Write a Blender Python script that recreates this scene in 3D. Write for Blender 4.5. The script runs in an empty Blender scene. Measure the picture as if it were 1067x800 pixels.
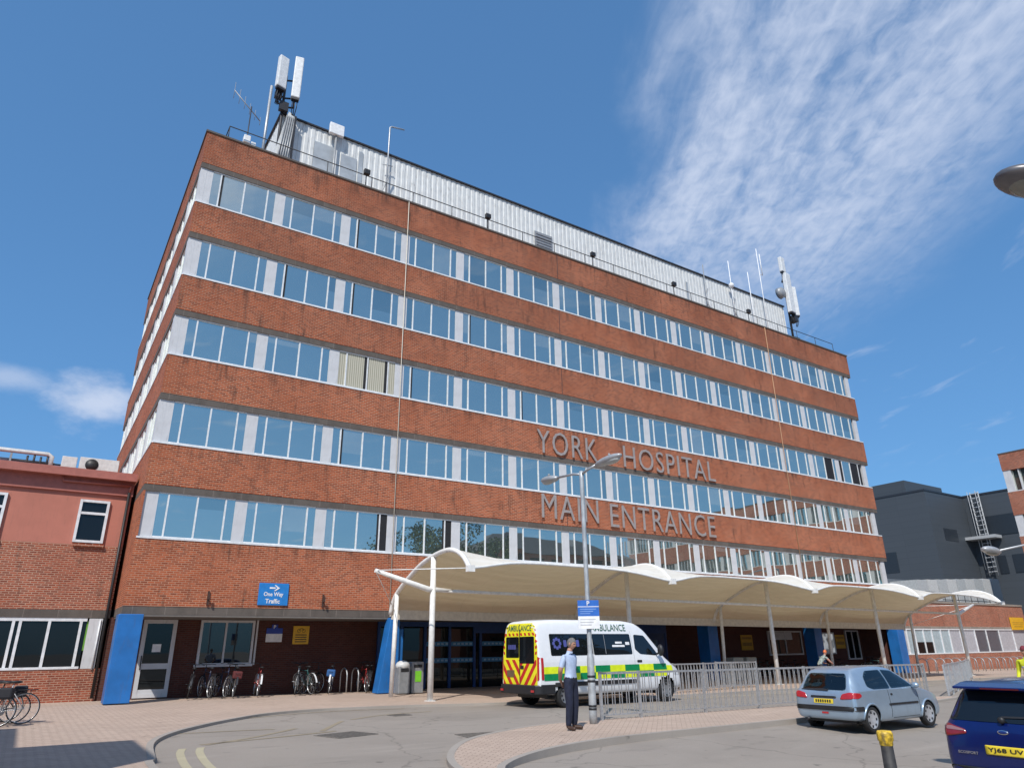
import bpy, bmesh, math, random
import numpy as np
from mathutils import Vector, Matrix
from mathutils.bvhtree import BVHTree
random.seed(7)
S = bpy.context.scene
COL = S.collection
R = math.radians
SL, X0 = -0.0075, 2.0


def gz(x):
    return SL * (max(-30.0, min(120.0, x)) - X0)


def sstep(a, b, t):
    t = max(0.0, min(1.0, (t - a) / (b - a)))
    return t * t * (3 - 2 * t)


def drop(x, y):
    return sstep(2.2, 6.5, x) * max(0.0, min(0.42, 0.10 + 0.047 * (-18.0 - y))) * sstep(-15.2, -16.6, y)


def road_z(x, y):
    return gz(x) - 0.03 - drop(x, y)


# ------------------------------------------------------------------ materials
MATS = {}


def nt_new(name):
    m = bpy.data.materials.new(name)
    m.use_nodes = True
    nt = m.node_tree
    b = nt.nodes['Principled BSDF']
    return m, nt, b


def N(nt, t, **kw):
    n = nt.nodes.new(t)
    for k, v in kw.items():
        setattr(n, k, v)
    return n


def math_n(nt, op, a, b=None, c=None, clamp=False):
    n = nt.nodes.new('ShaderNodeMath')
    n.operation = op
    n.use_clamp = clamp
    for i, v in enumerate((a, b, c)):
        if v is None:
            continue
        if isinstance(v, (int, float)):
            n.inputs[i].default_value = v
        else:
            nt.links.new(v, n.inputs[i])
    return n.outputs[0]


def mixc(nt, f, a, b, mode='MIX'):
    n = nt.nodes.new('ShaderNodeMix')
    n.data_type = 'RGBA'
    n.blend_type = mode
    for s, v in ((0, f), (6, a), (7, b)):
        if isinstance(v, (int, float)):
            n.inputs[s].default_value = v
        elif isinstance(v, (tuple, list)):
            n.inputs[s].default_value = (*v[:3], 1)
        else:
            nt.links.new(v, n.inputs[s])
    return n.outputs[2]


def noise(nt, vec, scale, detail=4, rough=.55, dist=0):
    n = nt.nodes.new('ShaderNodeTexNoise')
    n.inputs['Scale'].default_value = scale
    n.inputs['Detail'].default_value = detail
    n.inputs['Roughness'].default_value = rough
    n.inputs['Distortion'].default_value = dist
    if vec is not None:
        nt.links.new(vec, n.inputs['Vector'])
    return n.outputs['Fac']


def ramp(nt, f, a, b):
    n = nt.nodes.new('ShaderNodeMapRange')
    n.interpolation_type = 'SMOOTHSTEP'
    n.inputs[1].default_value = a
    n.inputs[2].default_value = b
    nt.links.new(f, n.inputs[0])
    return n.outputs[0]


def scalev(nt, vec, s, rot=(0, 0, 0)):
    n = nt.nodes.new('ShaderNodeMapping')
    n.inputs['Scale'].default_value = s
    n.inputs['Rotation'].default_value = rot
    nt.links.new(vec, n.inputs['Vector'])
    return n.outputs[0]


def mat(name, col, rough=.6, metal=0., var=.12, vs=6., bump=0., bs=60., coat=0., dirt=0., spec=None):
    """plain painted / metal / fabric surface with slight tonal variation"""
    if name in MATS:
        return MATS[name]
    m, nt, b = nt_new(name)
    tc = N(nt, 'ShaderNodeTexCoord').outputs['Object']
    f = noise(nt, tc, vs, 5)
    f = ramp(nt, f, .3, .7)
    dk = tuple(c * (1 - var) for c in col)
    lt = tuple(min(1, c * (1 + var * .6)) for c in col)
    c = mixc(nt, f, dk, lt)
    if dirt:
        d = noise(nt, scalev(nt, tc, (3, 3, .6)), 3., 6, .65)
        c = mixc(nt, math_n(nt, 'MULTIPLY', ramp(nt, d, .52, .72), dirt), c, (.09, .08, .065))
    nt.links.new(c, b.inputs['Base Color'])
    b.inputs['Roughness'].default_value = rough
    b.inputs['Metallic'].default_value = metal
    if spec is not None:
        b.inputs['Specular IOR Level'].default_value = spec
    if coat:
        b.inputs['Coat Weight'].default_value = coat
        b.inputs['Coat Roughness'].default_value = .06
    if bump:
        bn = N(nt, 'ShaderNodeBump')
        bn.inputs['Strength'].default_value = bump
        bn.inputs['Distance'].default_value = .01
        nt.links.new(noise(nt, tc, bs, 4), bn.inputs['Height'])
        nt.links.new(bn.outputs[0], b.inputs['Normal'])
    MATS[name] = m
    return m


def wall_vec(nt):
    """metres along the wall, metres up"""
    g = N(nt, 'ShaderNodeNewGeometry')
    p = N(nt, 'ShaderNodeSeparateXYZ')
    n = N(nt, 'ShaderNodeSeparateXYZ')
    nt.links.new(g.outputs['Position'], p.inputs[0])
    nt.links.new(g.outputs['True Normal'], n.inputs[0])
    ay = math_n(nt, 'ABSOLUTE', n.outputs[1])
    ax = math_n(nt, 'ABSOLUTE', n.outputs[0])
    u = math_n(nt, 'ADD', math_n(nt, 'MULTIPLY', p.outputs[0], ay), math_n(nt, 'MULTIPLY', p.outputs[1], ax))
    c = N(nt, 'ShaderNodeCombineXYZ')
    nt.links.new(u, c.inputs[0])
    nt.links.new(p.outputs[2], c.inputs[1])
    return c.outputs[0], g.outputs['Position'], p


def brick(name, c1, c2, mortar, streak=.5, msize=.011, high=0):
    m, nt, b = nt_new(name)
    uv, pos, ps = wall_vec(nt)
    t = N(nt, 'ShaderNodeTexBrick')
    nt.links.new(uv, t.inputs['Vector'])
    t.offset = .5
    for k, v in (('Scale', 1.), ('Brick Width', .225), ('Row Height', .075), ('Mortar Size', msize), ('Mortar Smooth', .15), ('Bias', -.15)):
        t.inputs[k].default_value = v
    t.inputs['Color1'].default_value = (*c1, 1)
    t.inputs['Color2'].default_value = (*c2, 1)
    t.inputs['Mortar'].default_value = (*mortar, 1)
    # odd darker bricks
    big = noise(nt, uv, .55, 5, .6)
    c = mixc(nt, math_n(nt, 'MULTIPLY', ramp(nt, big, .38, .68), .32), t.outputs['Color'], tuple(x * .62 for x in c1))
    st = noise(nt, scalev(nt, uv, (1.5, .28, 1)), 1.6, 6, .68)
    c = mixc(nt, math_n(nt, 'MULTIPLY', ramp(nt, st, .53, .76), streak), c, (.055, .038, .032))
    if high:
        hz = math_n(nt, 'MULTIPLY', ramp(nt, ps.outputs[2], 8., 22.), .34)
        c = mixc(nt, math_n(nt, 'MULTIPLY', hz, ramp(nt, noise(nt, uv, .3, 5, .6), .3, .6)), c, (.10, .042, .03))
        saw = math_n(nt, 'FRACT', math_n(nt, 'DIVIDE', math_n(nt, 'SUBTRACT', 5.459, ps.outputs[2]), 3.59))
        und = math_n(nt, 'SUBTRACT', 1., ramp(nt, saw, .0, .22))
        rn = ramp(nt, noise(nt, scalev(nt, uv, (2.2, .12, 1)), 1.7, 5, .7), .47, .66)
        c = mixc(nt, math_n(nt, 'MULTIPLY', math_n(nt, 'MULTIPLY', und, rn), .6), c, (.05, .03, .025))
    nt.links.new(c, b.inputs['Base Color'])
    b.inputs['Roughness'].default_value = .88
    b.inputs['Specular IOR Level'].default_value = .2
    bn = N(nt, 'ShaderNodeBump')
    bn.inputs['Strength'].default_value = .5
    bn.inputs['Distance'].default_value = .006
    inv = math_n(nt, 'SUBTRACT', 1., t.outputs['Fac'])
    nt.links.new(inv, bn.inputs['Height'])
    nt.links.new(bn.outputs[0], b.inputs['Normal'])
    MATS[name] = m
    return m


M_BRICK = brick('facade_brick', (.44, .108, .043), (.185, .043, .022), (.44, .25, .165), .8, .0118, 1)
M_BRICKD = brick('plinth_brick', (.33, .105, .066), (.20, .06, .044), (.36, .26, .19), .35)
M_BRICKW = brick('wing_brick', (.37, .096, .050), (.15, .038, .025), (.46, .29, .21), .6, .0135)


def concrete_mat(name, col, joint=1.05):
    m, nt, b = nt_new(name)
    uv, pos, ps = wall_vec(nt)
    t = N(nt, 'ShaderNodeTexBrick')
    nt.links.new(uv, t.inputs['Vector'])
    t.offset = 0
    for k, v in (('Scale', 1.), ('Brick Width', joint), ('Row Height', 50.), ('Mortar Size', .012), ('Bias', 0.)):
        t.inputs[k].default_value = v
    t.inputs['Color1'].default_value = (*col, 1)
    t.inputs['Color2'].default_value = (*[c * .82 for c in col], 1)
    t.inputs['Mortar'].default_value = (*[min(1, c * 1.5) for c in col], 1)
    f = noise(nt, scalev(nt, uv, (1, .6, 1)), 2.2, 7, .65)
    c = mixc(nt, math_n(nt, 'MULTIPLY', ramp(nt, f, .4, .7), .55), t.outputs['Color'], tuple(c * .5 for c in col))
    nt.links.new(c, b.inputs['Base Color'])
    b.inputs['Roughness'].default_value = .9
    MATS[name] = m
    return m


M_CONC = concrete_mat('lintel_concrete', (.125, .105, .09))
M_CONC2 = concrete_mat('pale_concrete', (.30, .26, .22), 3.)


def ground_mat(name, c1, c2, kind):
    m, nt, b = nt_new(name)
    g = N(nt, 'ShaderNodeNewGeometry').outputs['Position']
    if kind == 'block':
        t = N(nt, 'ShaderNodeTexBrick')
        nt.links.new(scalev(nt, g, (1, 1, 0), (0, 0, R(45))), t.inputs['Vector'])
        for k, v in (('Scale', 1.), ('Brick Width', .21), ('Row Height', .105), ('Mortar Size', .007), ('Bias', 0.)):
            t.inputs[k].default_value = v
        t.inputs['Color1'].default_value = (*c1, 1)
        t.inputs['Color2'].default_value = (*c2, 1)
        t.inputs['Mortar'].default_value = (*[c * .55 for c in c2], 1)
        c = t.outputs['Color']
        hgt = t.outputs['Fac']
    else:
        f0 = noise(nt, g, 130, 3, .7)
        c = mixc(nt, ramp(nt, f0, .3, .7), c1, c2)
        hgt = f0
    f = noise(nt, g, .35, 7, .62, .4)
    c = mixc(nt, math_n(nt, 'MULTIPLY', ramp(nt, f, .42, .7), .45), c, tuple(x * .66 for x in c1))
    f2 = noise(nt, scalev(nt, g, (.25, 1.3, 1), (0, 0, R(-12))), 1.3, 6, .6)
    c = mixc(nt, math_n(nt, 'MULTIPLY', ramp(nt, f2, .55, .75), .3), c, tuple(min(1, x * 1.25) for x in c1))
    sp = noise(nt, g, 2.3, 3, .5)
    c = mixc(nt, math_n(nt, 'MULTIPLY', ramp(nt, sp, .67, .74), .45), c, (.06, .055, .05))
    if kind == 'asphalt' and name == 'worn_asphalt':
        vo = N(nt, 'ShaderNodeTexVoronoi')
        vo.feature = 'DISTANCE_TO_EDGE'
        vo.inputs['Scale'].default_value = .22
        wv = N(nt, 'ShaderNodeVectorMath', operation='ADD')
        nz = N(nt, 'ShaderNodeTexNoise')
        nz.inputs['Scale'].default_value = 1.1
        nz.inputs['Detail'].default_value = 6
        nt.links.new(g, nz.inputs['Vector'])
        nt.links.new(g, wv.inputs[0])
        nt.links.new(nz.outputs['Color'], wv.inputs[1])
        nt.links.new(wv.outputs[0], vo.inputs['Vector'])
        ck = math_n(nt, 'SUBTRACT', 1., ramp(nt, vo.outputs['Distance'], .001, .008))
        c = mixc(nt, math_n(nt, 'MULTIPLY', ck, .32), c, (.07, .062, .055))
        pt = N(nt, 'ShaderNodeTexVoronoi')
        pt.inputs['Scale'].default_value = .13
        nt.links.new(g, pt.inputs['Vector'])
        pv = N(nt, 'ShaderNodeSeparateXYZ')
        nt.links.new(pt.outputs['Color'], pv.inputs[0])
        c = mixc(nt, math_n(nt, 'MULTIPLY', ramp(nt, pv.outputs[0], .55, .75), .22), c, tuple(x * .6 for x in c1))
        oil = noise(nt, scalev(nt, g, (.5, 1.6, 1), (0, 0, R(8))), 1.0, 7, .7)
        c = mixc(nt, math_n(nt, 'MULTIPLY', ramp(nt, oil, .56, .72), .35), c, (.11, .10, .09))
    nt.links.new(c, b.inputs['Base Color'])
    b.inputs['Roughness'].default_value = .92
    b.inputs['Specular IOR Level'].default_value = .25
    bn = N(nt, 'ShaderNodeBump')
    bn.inputs['Strength'].default_value = .35
    bn.inputs['Distance'].default_value = .006
    nt.links.new(hgt, bn.inputs['Height'])
    nt.links.new(bn.outputs[0], b.inputs['Normal'])
    MATS[name] = m
    return m


M_ASPH = ground_mat('worn_asphalt', (.35, .305, .262), (.265, .232, .20), 'asphalt')
M_BLOCK = ground_mat('pink_block_paving', (.52, .40, .32), (.455, .345, .275), 'block')
M_KERB = ground_mat('kerb_stone', (.40, .355, .31), (.32, .285, .25), 'asphalt')
M_YLINE = ground_mat('worn_yellow_paint', (.50, .44, .29), (.38, .34, .25), 'asphalt')
M_FLINE = ground_mat('faded_yellow_paint', (.36, .29, .19), (.24, .21, .17), 'asphalt')


def glass_mat(name, tint, fac, inner, rough=.015, wav=.03):
    m, nt, b = nt_new(name)
    nt.nodes.remove(b)
    out = [n for n in nt.nodes if n.type == 'OUTPUT_MATERIAL'][0]
    gl = N(nt, 'ShaderNodeBsdfGlossy')
    gl.inputs['Color'].default_value = (*tint, 1)
    gl.inputs['Roughness'].default_value = rough
    df = N(nt, 'ShaderNodeBsdfDiffuse')
    tc = N(nt, 'ShaderNodeTexCoord').outputs['Object']
    f = noise(nt, tc, .9, 3)
    nt.links.new(mixc(nt, f, tuple(c * .6 for c in inner), tuple(c * 1.4 for c in inner)), df.inputs['Color'])
    bn = N(nt, 'ShaderNodeBump')
    bn.inputs['Strength'].default_value = wav
    bn.inputs['Distance'].default_value = .05
    nt.links.new(noise(nt, tc, .8, 1), bn.inputs['Height'])
    nt.links.new(bn.outputs[0], gl.inputs['Normal'])
    fr = N(nt, 'ShaderNodeFresnel')
    fr.inputs[0].default_value = 1.5
    fac_s = math_n(nt, 'ADD', math_n(nt, 'MULTIPLY', fr.outputs[0], 1 - fac), fac, clamp=True)
    mx = N(nt, 'ShaderNodeMixShader')
    nt.links.new(fac_s, mx.inputs[0])
    nt.links.new(df.outputs[0], mx.inputs[1])
    nt.links.new(gl.outputs[0], mx.inputs[2])
    nt.links.new(mx.outputs[0], out.inputs[0])
    MATS[name] = m
    return m


M_GLASS = glass_mat('solar_glass', (.90, .94, .85), .60, (.08, .10, .10))
M_GLASSB = glass_mat('blind_glass', (.88, .92, .84), .52, (.20, .23, .23))
M_GLASSC = glass_mat('deep_glass', (.86, .91, .83), .52, (.04, .055, .06))
M_DGLASS = glass_mat('dark_glass', (.55, .62, .65), .02, (.007, .008, .009))
M_CGLASS = glass_mat('car_glass', (.7, .8, .85), .03, (.008, .010, .012))
M_BLACK = mat('black_opening', (.012, .012, .014), .7)
M_WHITE = mat('white_frame_paint', (.72, .73, .74), .45, dirt=.12)
M_PIER = mat('white_pier_panel', (.58, .58, .59), .6, var=.07, vs=2, dirt=.2)
M_CURT = mat('cream_curtain', (.50, .47, .37), .9, var=.1)
_n = M_CURT.node_tree
_w = N(_n, 'ShaderNodeTexWave')
_w.inputs['Scale'].default_value = 3.2
_w.inputs['Distortion'].default_value = 1.2
_n.links.new(scalev(_n, N(_n, 'ShaderNodeTexCoord').outputs['Object'], (1, 1, .08)), _w.inputs['Vector'])
_n.links.new(mixc(_n, _w.outputs['Fac'], (.30, .28, .21), (.55, .52, .42)), _n.nodes['Principled BSDF'].inputs['Base Color'])  # fold shading put into the curtain colour as upright bands
M_STEELW = mat('white_steel_paint', (.78, .77, .74), .4, dirt=.12)
M_GALV = mat('galvanised_steel', (.46, .47, .48), .45, .55, var=.18, vs=14)
M_GREYP = mat('grey_painted_metal', (.30, .31, .32), .45, .2)
M_DKMET = mat('dark_metal', (.035, .035, .04), .5, .3)
M_BLACKP = mat('black_plastic', (.018, .018, .02), .5)
M_RUBBER = mat('tyre_rubber', (.016, .016, .017), .8)
M_BLUE = mat('blue_cladding', (.018, .15, .44), .42, var=.16, vs=1.5, dirt=.28)
M_SIGNB = mat('sign_blue', (.02, .20, .55), .4)
M_SIGNDB = mat('sign_deep_blue', (.02, .05, .35), .4)
M_SIGNY = mat('sign_yellow', (.75, .42, .02), .45)
M_SIGNW = mat('sign_white', (.8, .8, .8), .5)
M_LETTER = mat('letter_metal', (.34, .30, .285), .55, .1, var=.12)
M_PARA = mat('coping', (.10, .085, .075), .8)


# ------------------------------------------------------------------ mesh builder
class MB:
    def __init__(s):
        s.v = []
        s.f = []
        s.m = []
        s.sm = []

    def add(s, vs, fs, mi=0, smooth=False):
        o = len(s.v)
        s.v += [tuple(v) for v in vs]
        for f in fs:
            s.f.append(tuple(o + i for i in f))
            s.m.append(mi)
            s.sm.append(smooth)
        return s

    def box(s, x0, x1, y0, y1, z0, z1, mi=0, M=None):
        vs = [(x, y, z) for z in (z0, z1) for y in (y0, y1) for x in (x0, x1)]
        if M is not None:
            vs = [M @ Vector(v) for v in vs]
        return s.add(vs, [(0, 2, 3, 1), (4, 5, 7, 6), (0, 1, 5, 4), (2, 6, 7, 3), (0, 4, 6, 2), (1, 3, 7, 5)], mi)

    def tube(s, pts, r, n=8, mi=0, cap=True, rs=None):
        pts = [Vector(p) for p in pts]
        rs = rs or [r] * len(pts)
        rings = []
        prev = None
        for i, p in enumerate(pts):
            t = (pts[min(i + 1, len(pts) - 1)] - pts[max(i - 1, 0)]).normalized()
            if prev is None:
                a = Vector((0, 0, 1)) if abs(t.z) < .9 else Vector((1, 0, 0))
                u = t.cross(a).normalized()
            else:
                u = (prev - t * prev.dot(t)).normalized()
            prev = u
            w = t.cross(u)
            rings.append([p + (u * math.cos(k * 2 * math.pi / n) + w * math.sin(k * 2 * math.pi / n)) * rs[i] for k in range(n)])
        vs = [v for r_ in rings for v in r_]
        fs = []
        for i in range(len(pts) - 1):
            for k in range(n):
                fs.append((i * n + k, i * n + (k + 1) % n, (i + 1) * n + (k + 1) % n, (i + 1) * n + k))
        s.add(vs, fs, mi, True)
        if cap:
            s.add(rings[0], [tuple(reversed(range(n)))], mi)
            s.add(rings[-1], [tuple(range(n))], mi)
        return s

    def lathe(s, prof, c=(0, 0, 0), axis='z', n=24, mi=0, smooth=True):
        """prof: (radius, height) pairs"""
        vs = []
        for r, h in prof:
            for k in range(n):
                a = k * 2 * math.pi / n
                p = (r * math.cos(a), r * math.sin(a), h)
                if axis == 'y':
                    p = (p[0], p[2], p[1])
                elif axis == 'x':
                    p = (p[2], p[0], p[1])
                vs.append((p[0] + c[0], p[1] + c[1], p[2] + c[2]))
        fs = []
        for i in range(len(prof) - 1):
            for k in range(n):
                fs.append((i * n + k, i * n + (k + 1) % n, (i + 1) * n + (k + 1) % n, (i + 1) * n + k))
        return s.add(vs, fs, mi, smooth)

    def ell(s, c, r, n=14, mi=0, M=None):
        vs = []
        h = n // 2
        for i in range(h + 1):
            t = math.pi * i / h
            for k in range(n):
                a = 2 * math.pi * k / n
                p = Vector((r[0] * math.sin(t) * math.cos(a), r[1] * math.sin(t) * math.sin(a), r[2] * math.cos(t)))
                if M is not None:
                    p = M @ p
                vs.append(p + Vector(c))
        fs = [(i * n + k, (i + 1) * n + k, (i + 1) * n + (k + 1) % n, i * n + (k + 1) % n) for i in range(h) for k in range(n)]
        return s.add(vs, fs, mi, True)

    def prism(s, out, y0, y1, mi=0, plane='xz'):
        """extruded outline; plane xz extrudes along y, xy along z, yz along x"""
        n = len(out)
        def P(a, b, d):
            return {'xz': (a, d, b), 'xy': (a, b, d), 'yz': (d, a, b)}[plane]
        vs = [P(a, b, y0) for a, b in out] + [P(a, b, y1) for a, b in out]
        fs = [tuple(range(n)), tuple(reversed(range(n, 2 * n)))]
        fs += [(i, n + i, n + (i + 1) % n, (i + 1) % n) for i in range(n)]
        return s.add(vs, fs, mi)

    def quad(s, a, b, c, d, mi=0):
        return s.add([a, b, c, d], [(0, 1, 2, 3)], mi)

    def build(s, name, mats, parent=None, loc=(0, 0, 0), bevel=0, label=None, fix=True):
        me = bpy.data.meshes.new(name)
        me.from_pydata([tuple(v) for v in s.v], [], s.f)
        if not isinstance(mats, (list, tuple)):
            mats = [mats]
        for m in mats:
            me.materials.append(m)
        me.polygons.foreach_set('material_index', s.m)
        me.polygons.foreach_set('use_smooth', s.sm)
        if fix:
            bm = bmesh.new()
            bm.from_mesh(me)
            bmesh.ops.remove_doubles(bm, verts=bm.verts, dist=1e-5)
            bmesh.ops.recalc_face_normals(bm, faces=bm.faces)
            bm.to_mesh(me)
            bm.free()
        me.update()
        o = bpy.data.objects.new(name, me)
        COL.objects.link(o)
        o.location = loc
        if parent:
            o.parent = parent
        if bevel:
            md = o.modifiers.new('bevel', 'BEVEL')
            md.width = bevel
            md.segments = 2
            md.limit_method = 'ANGLE'
            md.angle_limit = R(40)
        if label:
            o['label'] = label
        return o


def thing(name, label, cat, loc=(0, 0, 0), rz=0, group=None):
    o = bpy.data.objects.new(name, None)
    o.empty_display_size = .3
    COL.objects.link(o)
    o.location = loc
    o.rotation_euler = (0, 0, rz)
    return tag(o, label, cat, group)


def tag(o, label, cat, group=None):
    o['label'] = label
    o['category'] = cat
    if group:
        o['group'] = group
    return o


def struct(o):
    o['kind'] = 'structure'
    return o


def copy_tree(o, parent=None):
    c = o.copy()
    COL.objects.link(c)
    c.parent = parent
    for ch in list(o.children):
        copy_tree(ch, c)
    return c


def text_mesh(body, w=None, h=None, depth=.01, bold=0.0, space=1.0):
    """text as plain geometry: returns verts (x right, y up, z out) and faces, fitted to width w / height h, lower-left at 0"""
    cu = bpy.data.curves.new('t', 'FONT')
    cu.body = body
    cu.size = 1
    cu.extrude = .05
    cu.offset = bold
    cu.space_character = space
    cu.resolution_u = 3
    o = bpy.data.objects.new('t', cu)
    COL.objects.link(o)
    bpy.context.view_layer.update()
    me = bpy.data.meshes.new_from_object(o.evaluated_get(bpy.context.evaluated_depsgraph_get()))
    bpy.data.objects.remove(o)
    vs = [tuple(v.co) for v in me.vertices]
    fs = [tuple(p.vertices) for p in me.polygons]
    bpy.data.meshes.remove(me)
    xs = [v[0] for v in vs]
    ys = [v[1] for v in vs]
    x0, x1, y0, y1 = min(xs), max(xs), min(ys), max(ys)
    sx = w / (x1 - x0) if w else None
    sy = h / (y1 - y0) if h else None
    sx = sx or sy
    sy = sy or sx
    return [((v[0] - x0) * sx, (v[1] - y0) * sy, (v[2] + .05) * depth * 10) for v in vs], fs


def add_text(mb, body, place, w=None, h=None, depth=.01, bold=0., mi=0, space=1.):
    vs, fs = text_mesh(body, w, h, depth, bold, space)
    mb.add([place(*v) for v in vs], fs, mi)


# ------------------------------------------------------------------ camera
cam = bpy.data.cameras.new('camera')
co = bpy.data.objects.new('camera', cam)
COL.objects.link(co)
S.camera = co
cam.sensor_width = 36
cam.lens = 722.61 / 1067 * 36
cam.clip_end = 6000
CAMP = Vector((-2.891, -28.435, 1.6))
yaw, pit, rol = R(33.579), R(20.820), R(-.7326)
fw = Vector((math.sin(yaw) * math.cos(pit), math.cos(yaw) * math.cos(pit), math.sin(pit)))
rt = Vector((math.cos(yaw), -math.sin(yaw), 0))
up = rt.cross(fw)
r2 = rt * math.cos(rol) + up * math.sin(rol)
u2 = -rt * math.sin(rol) + up * math.cos(rol)
co.matrix_world = Matrix(((r2.x, u2.x, -fw.x, CAMP.x), (r2.y, u2.y, -fw.y, CAMP.y), (r2.z, u2.z, -fw.z, CAMP.z), (0, 0, 0, 1)))

# ------------------------------------------------------------------ light and sky
EL, AZ = R(47), R(225)
sd = bpy.data.lights.new('sun', 'SUN')
sd.energy = 3.9
sd.angle = R(.53)
sd.color = (1., .95, .88)
so = bpy.data.objects.new('sun', sd)
COL.objects.link(so)
sdir = Vector((math.sin(AZ) * math.cos(EL), math.cos(AZ) * math.cos(EL), math.sin(EL)))
so.rotation_euler = (-sdir).to_track_quat('-Z', 'Y').to_euler()
so.location = (-20, -40, 60)

W = bpy.data.worlds.new('World')
S.world = W
W.use_nodes = True
nt = W.node_tree
bg = nt.nodes['Background']
sky = N(nt, 'ShaderNodeTexSky')
sky.sky_type = 'NISHITA'
sky.sun_disc = False
sky.sun_elevation = EL
sky.sun_rotation = AZ
sky.altitude = 50
sky.air_density = 1.0
sky.dust_density = 1.0
sky.ozone_density = 1.6
tc = N(nt, 'ShaderNodeTexCoord').outputs['Generated']
sp = N(nt, 'ShaderNodeSeparateXYZ')
nt.links.new(tc, sp.inputs[0])
zc = math_n(nt, 'MAXIMUM', sp.outputs[2], .03)
px = math_n(nt, 'DIVIDE', sp.outputs[0], zc)
py = math_n(nt, 'DIVIDE', sp.outputs[1], zc)
e2 = math_n(nt, 'SUBTRACT', math_n(nt, 'MULTIPLY', px, .83), math_n(nt, 'MULTIPLY', py, .55))
e1 = math_n(nt, 'ADD', math_n(nt, 'MULTIPLY', px, .55), math_n(nt, 'MULTIPLY', py, .83))
cv = N(nt, 'ShaderNodeCombineXYZ')
nt.links.new(e1, cv.inputs[0])
nt.links.new(e2, cv.inputs[1])
wisp = noise(nt, scalev(nt, cv.outputs[0], (1.6, 3.6, 1)), 1.5, 8, .55, .6)
fine = noise(nt, scalev(nt, cv.outputs[0], (6, 8, 1)), 3.2, 7, .55, .4)
blot = noise(nt, cv.outputs[0], 2.0, 3, .5)
wob = math_n(nt, 'MULTIPLY', math_n(nt, 'SUBTRACT', wisp, .5), .35)
e2w = math_n(nt, 'ADD', e2, wob)
e1w = math_n(nt, 'ADD', e1, math_n(nt, 'MULTIPLY', wob, 2.0))
mk = math_n(nt, 'MULTIPLY', ramp(nt, e2w, .20, .46), math_n(nt, 'SUBTRACT', 1., ramp(nt, e2w, .78, 1.3)))
mk = math_n(nt, 'MULTIPLY', mk, math_n(nt, 'SUBTRACT', 1., ramp(nt, e1w, 1.45, 2.5)))
dens = math_n(nt, 'ADD', math_n(nt, 'MULTIPLY', wisp, .62), math_n(nt, 'MULTIPLY', fine, .48))
fib = noise(nt, scalev(nt, cv.outputs[0], (2.2, 15, 1), (0, 0, R(9))), 1.6, 8, .6, .8)
dens = math_n(nt, 'ADD', dens, math_n(nt, 'MULTIPLY', blot, .22))
dens = math_n(nt, 'ADD', dens, math_n(nt, 'MULTIPLY', math_n(nt, 'SUBTRACT', fib, .5), .32))
main_c = math_n(nt, 'MULTIPLY', ramp(nt, dens, .28, .92), math_n(nt, 'MULTIPLY', mk, .88))
# thin scattered streaks elsewhere on the right
thin = math_n(nt, 'MULTIPLY', ramp(nt, wisp, .56, .78), math_n(nt, 'MULTIPLY', ramp(nt, e2, .5, 1.0), .30))
thin = math_n(nt, 'MULTIPLY', thin, math_n(nt, 'SUBTRACT', 1., ramp(nt, e1, 2.0, 5.0)))
veil = math_n(nt, 'MULTIPLY', mk, .16)
cl = math_n(nt, 'MAXIMUM', main_c, thin)
cl = math_n(nt, 'MAXIMUM', cl, veil)


def puff(d, a0, a1, zs):
    v = N(nt, 'ShaderNodeVectorMath', operation='SUBTRACT')
    nt.links.new(tc, v.inputs[0])
    v.inputs[1].default_value = d
    w = N(nt, 'ShaderNodeVectorMath', operation='MULTIPLY')
    nt.links.new(v.outputs[0], w.inputs[0])
    w.inputs[1].default_value = (1, 1, zs)
    ln = N(nt, 'ShaderNodeVectorMath', operation='LENGTH')
    nt.links.new(w.outputs[0], ln.inputs[0])
    nn = noise(nt, scalev(nt, tc, (1, 1, 1.8)), 9, 6, .6)
    r = math_n(nt, 'ADD', ln.outputs['Value'], math_n(nt, 'MULTIPLY', math_n(nt, 'SUBTRACT', nn, .5), .16))
    return math_n(nt, 'SUBTRACT', 1., ramp(nt, r, a0, a1))


p1 = math_n(nt, 'MULTIPLY', puff((.022, .957, .282), .0, .065, 1.5), .85)
p2 = math_n(nt, 'MULTIPLY', puff((-.09, .945, .302), .0, .08, 4.5), .5)
cl = math_n(nt, 'MAXIMUM', cl, math_n(nt, 'MAXIMUM', p1, p2))
cl = math_n(nt, 'MULTIPLY', cl, ramp(nt, sp.outputs[2], .02, .12))
skyc = mixc(nt, 1., sky.outputs[0], (.86, 1.26, 1.48), 'MULTIPLY')
gm = N(nt, 'ShaderNodeGamma')
nt.links.new(skyc, gm.inputs[0])
gm.inputs[1].default_value = .5
skyc = mixc(nt, 1., gm.outputs[0], (.933, 1.541, 2.273), 'MULTIPLY')
wc = mixc(nt, cl, skyc, (5.6, 6.3, 7.8))
nt.links.new(wc, bg.inputs['Color'])
bg.inputs['Strength'].default_value = .105

S.view_settings.view_transform = 'Standard'
S.view_settings.look = 'None'
S.view_settings.exposure = 0.12
S.view_settings.gamma = 1.0
S.view_settings.use_curve_mapping = False
S.cycles.max_bounces = 8

# ------------------------------------------------------------------ ground
def axis(vals, a, b, step):
    out = list(vals)
    k = a
    while k <= b:
        out.append(k)
        k += step
    return sorted(set(round(v, 3) for v in out))


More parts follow.
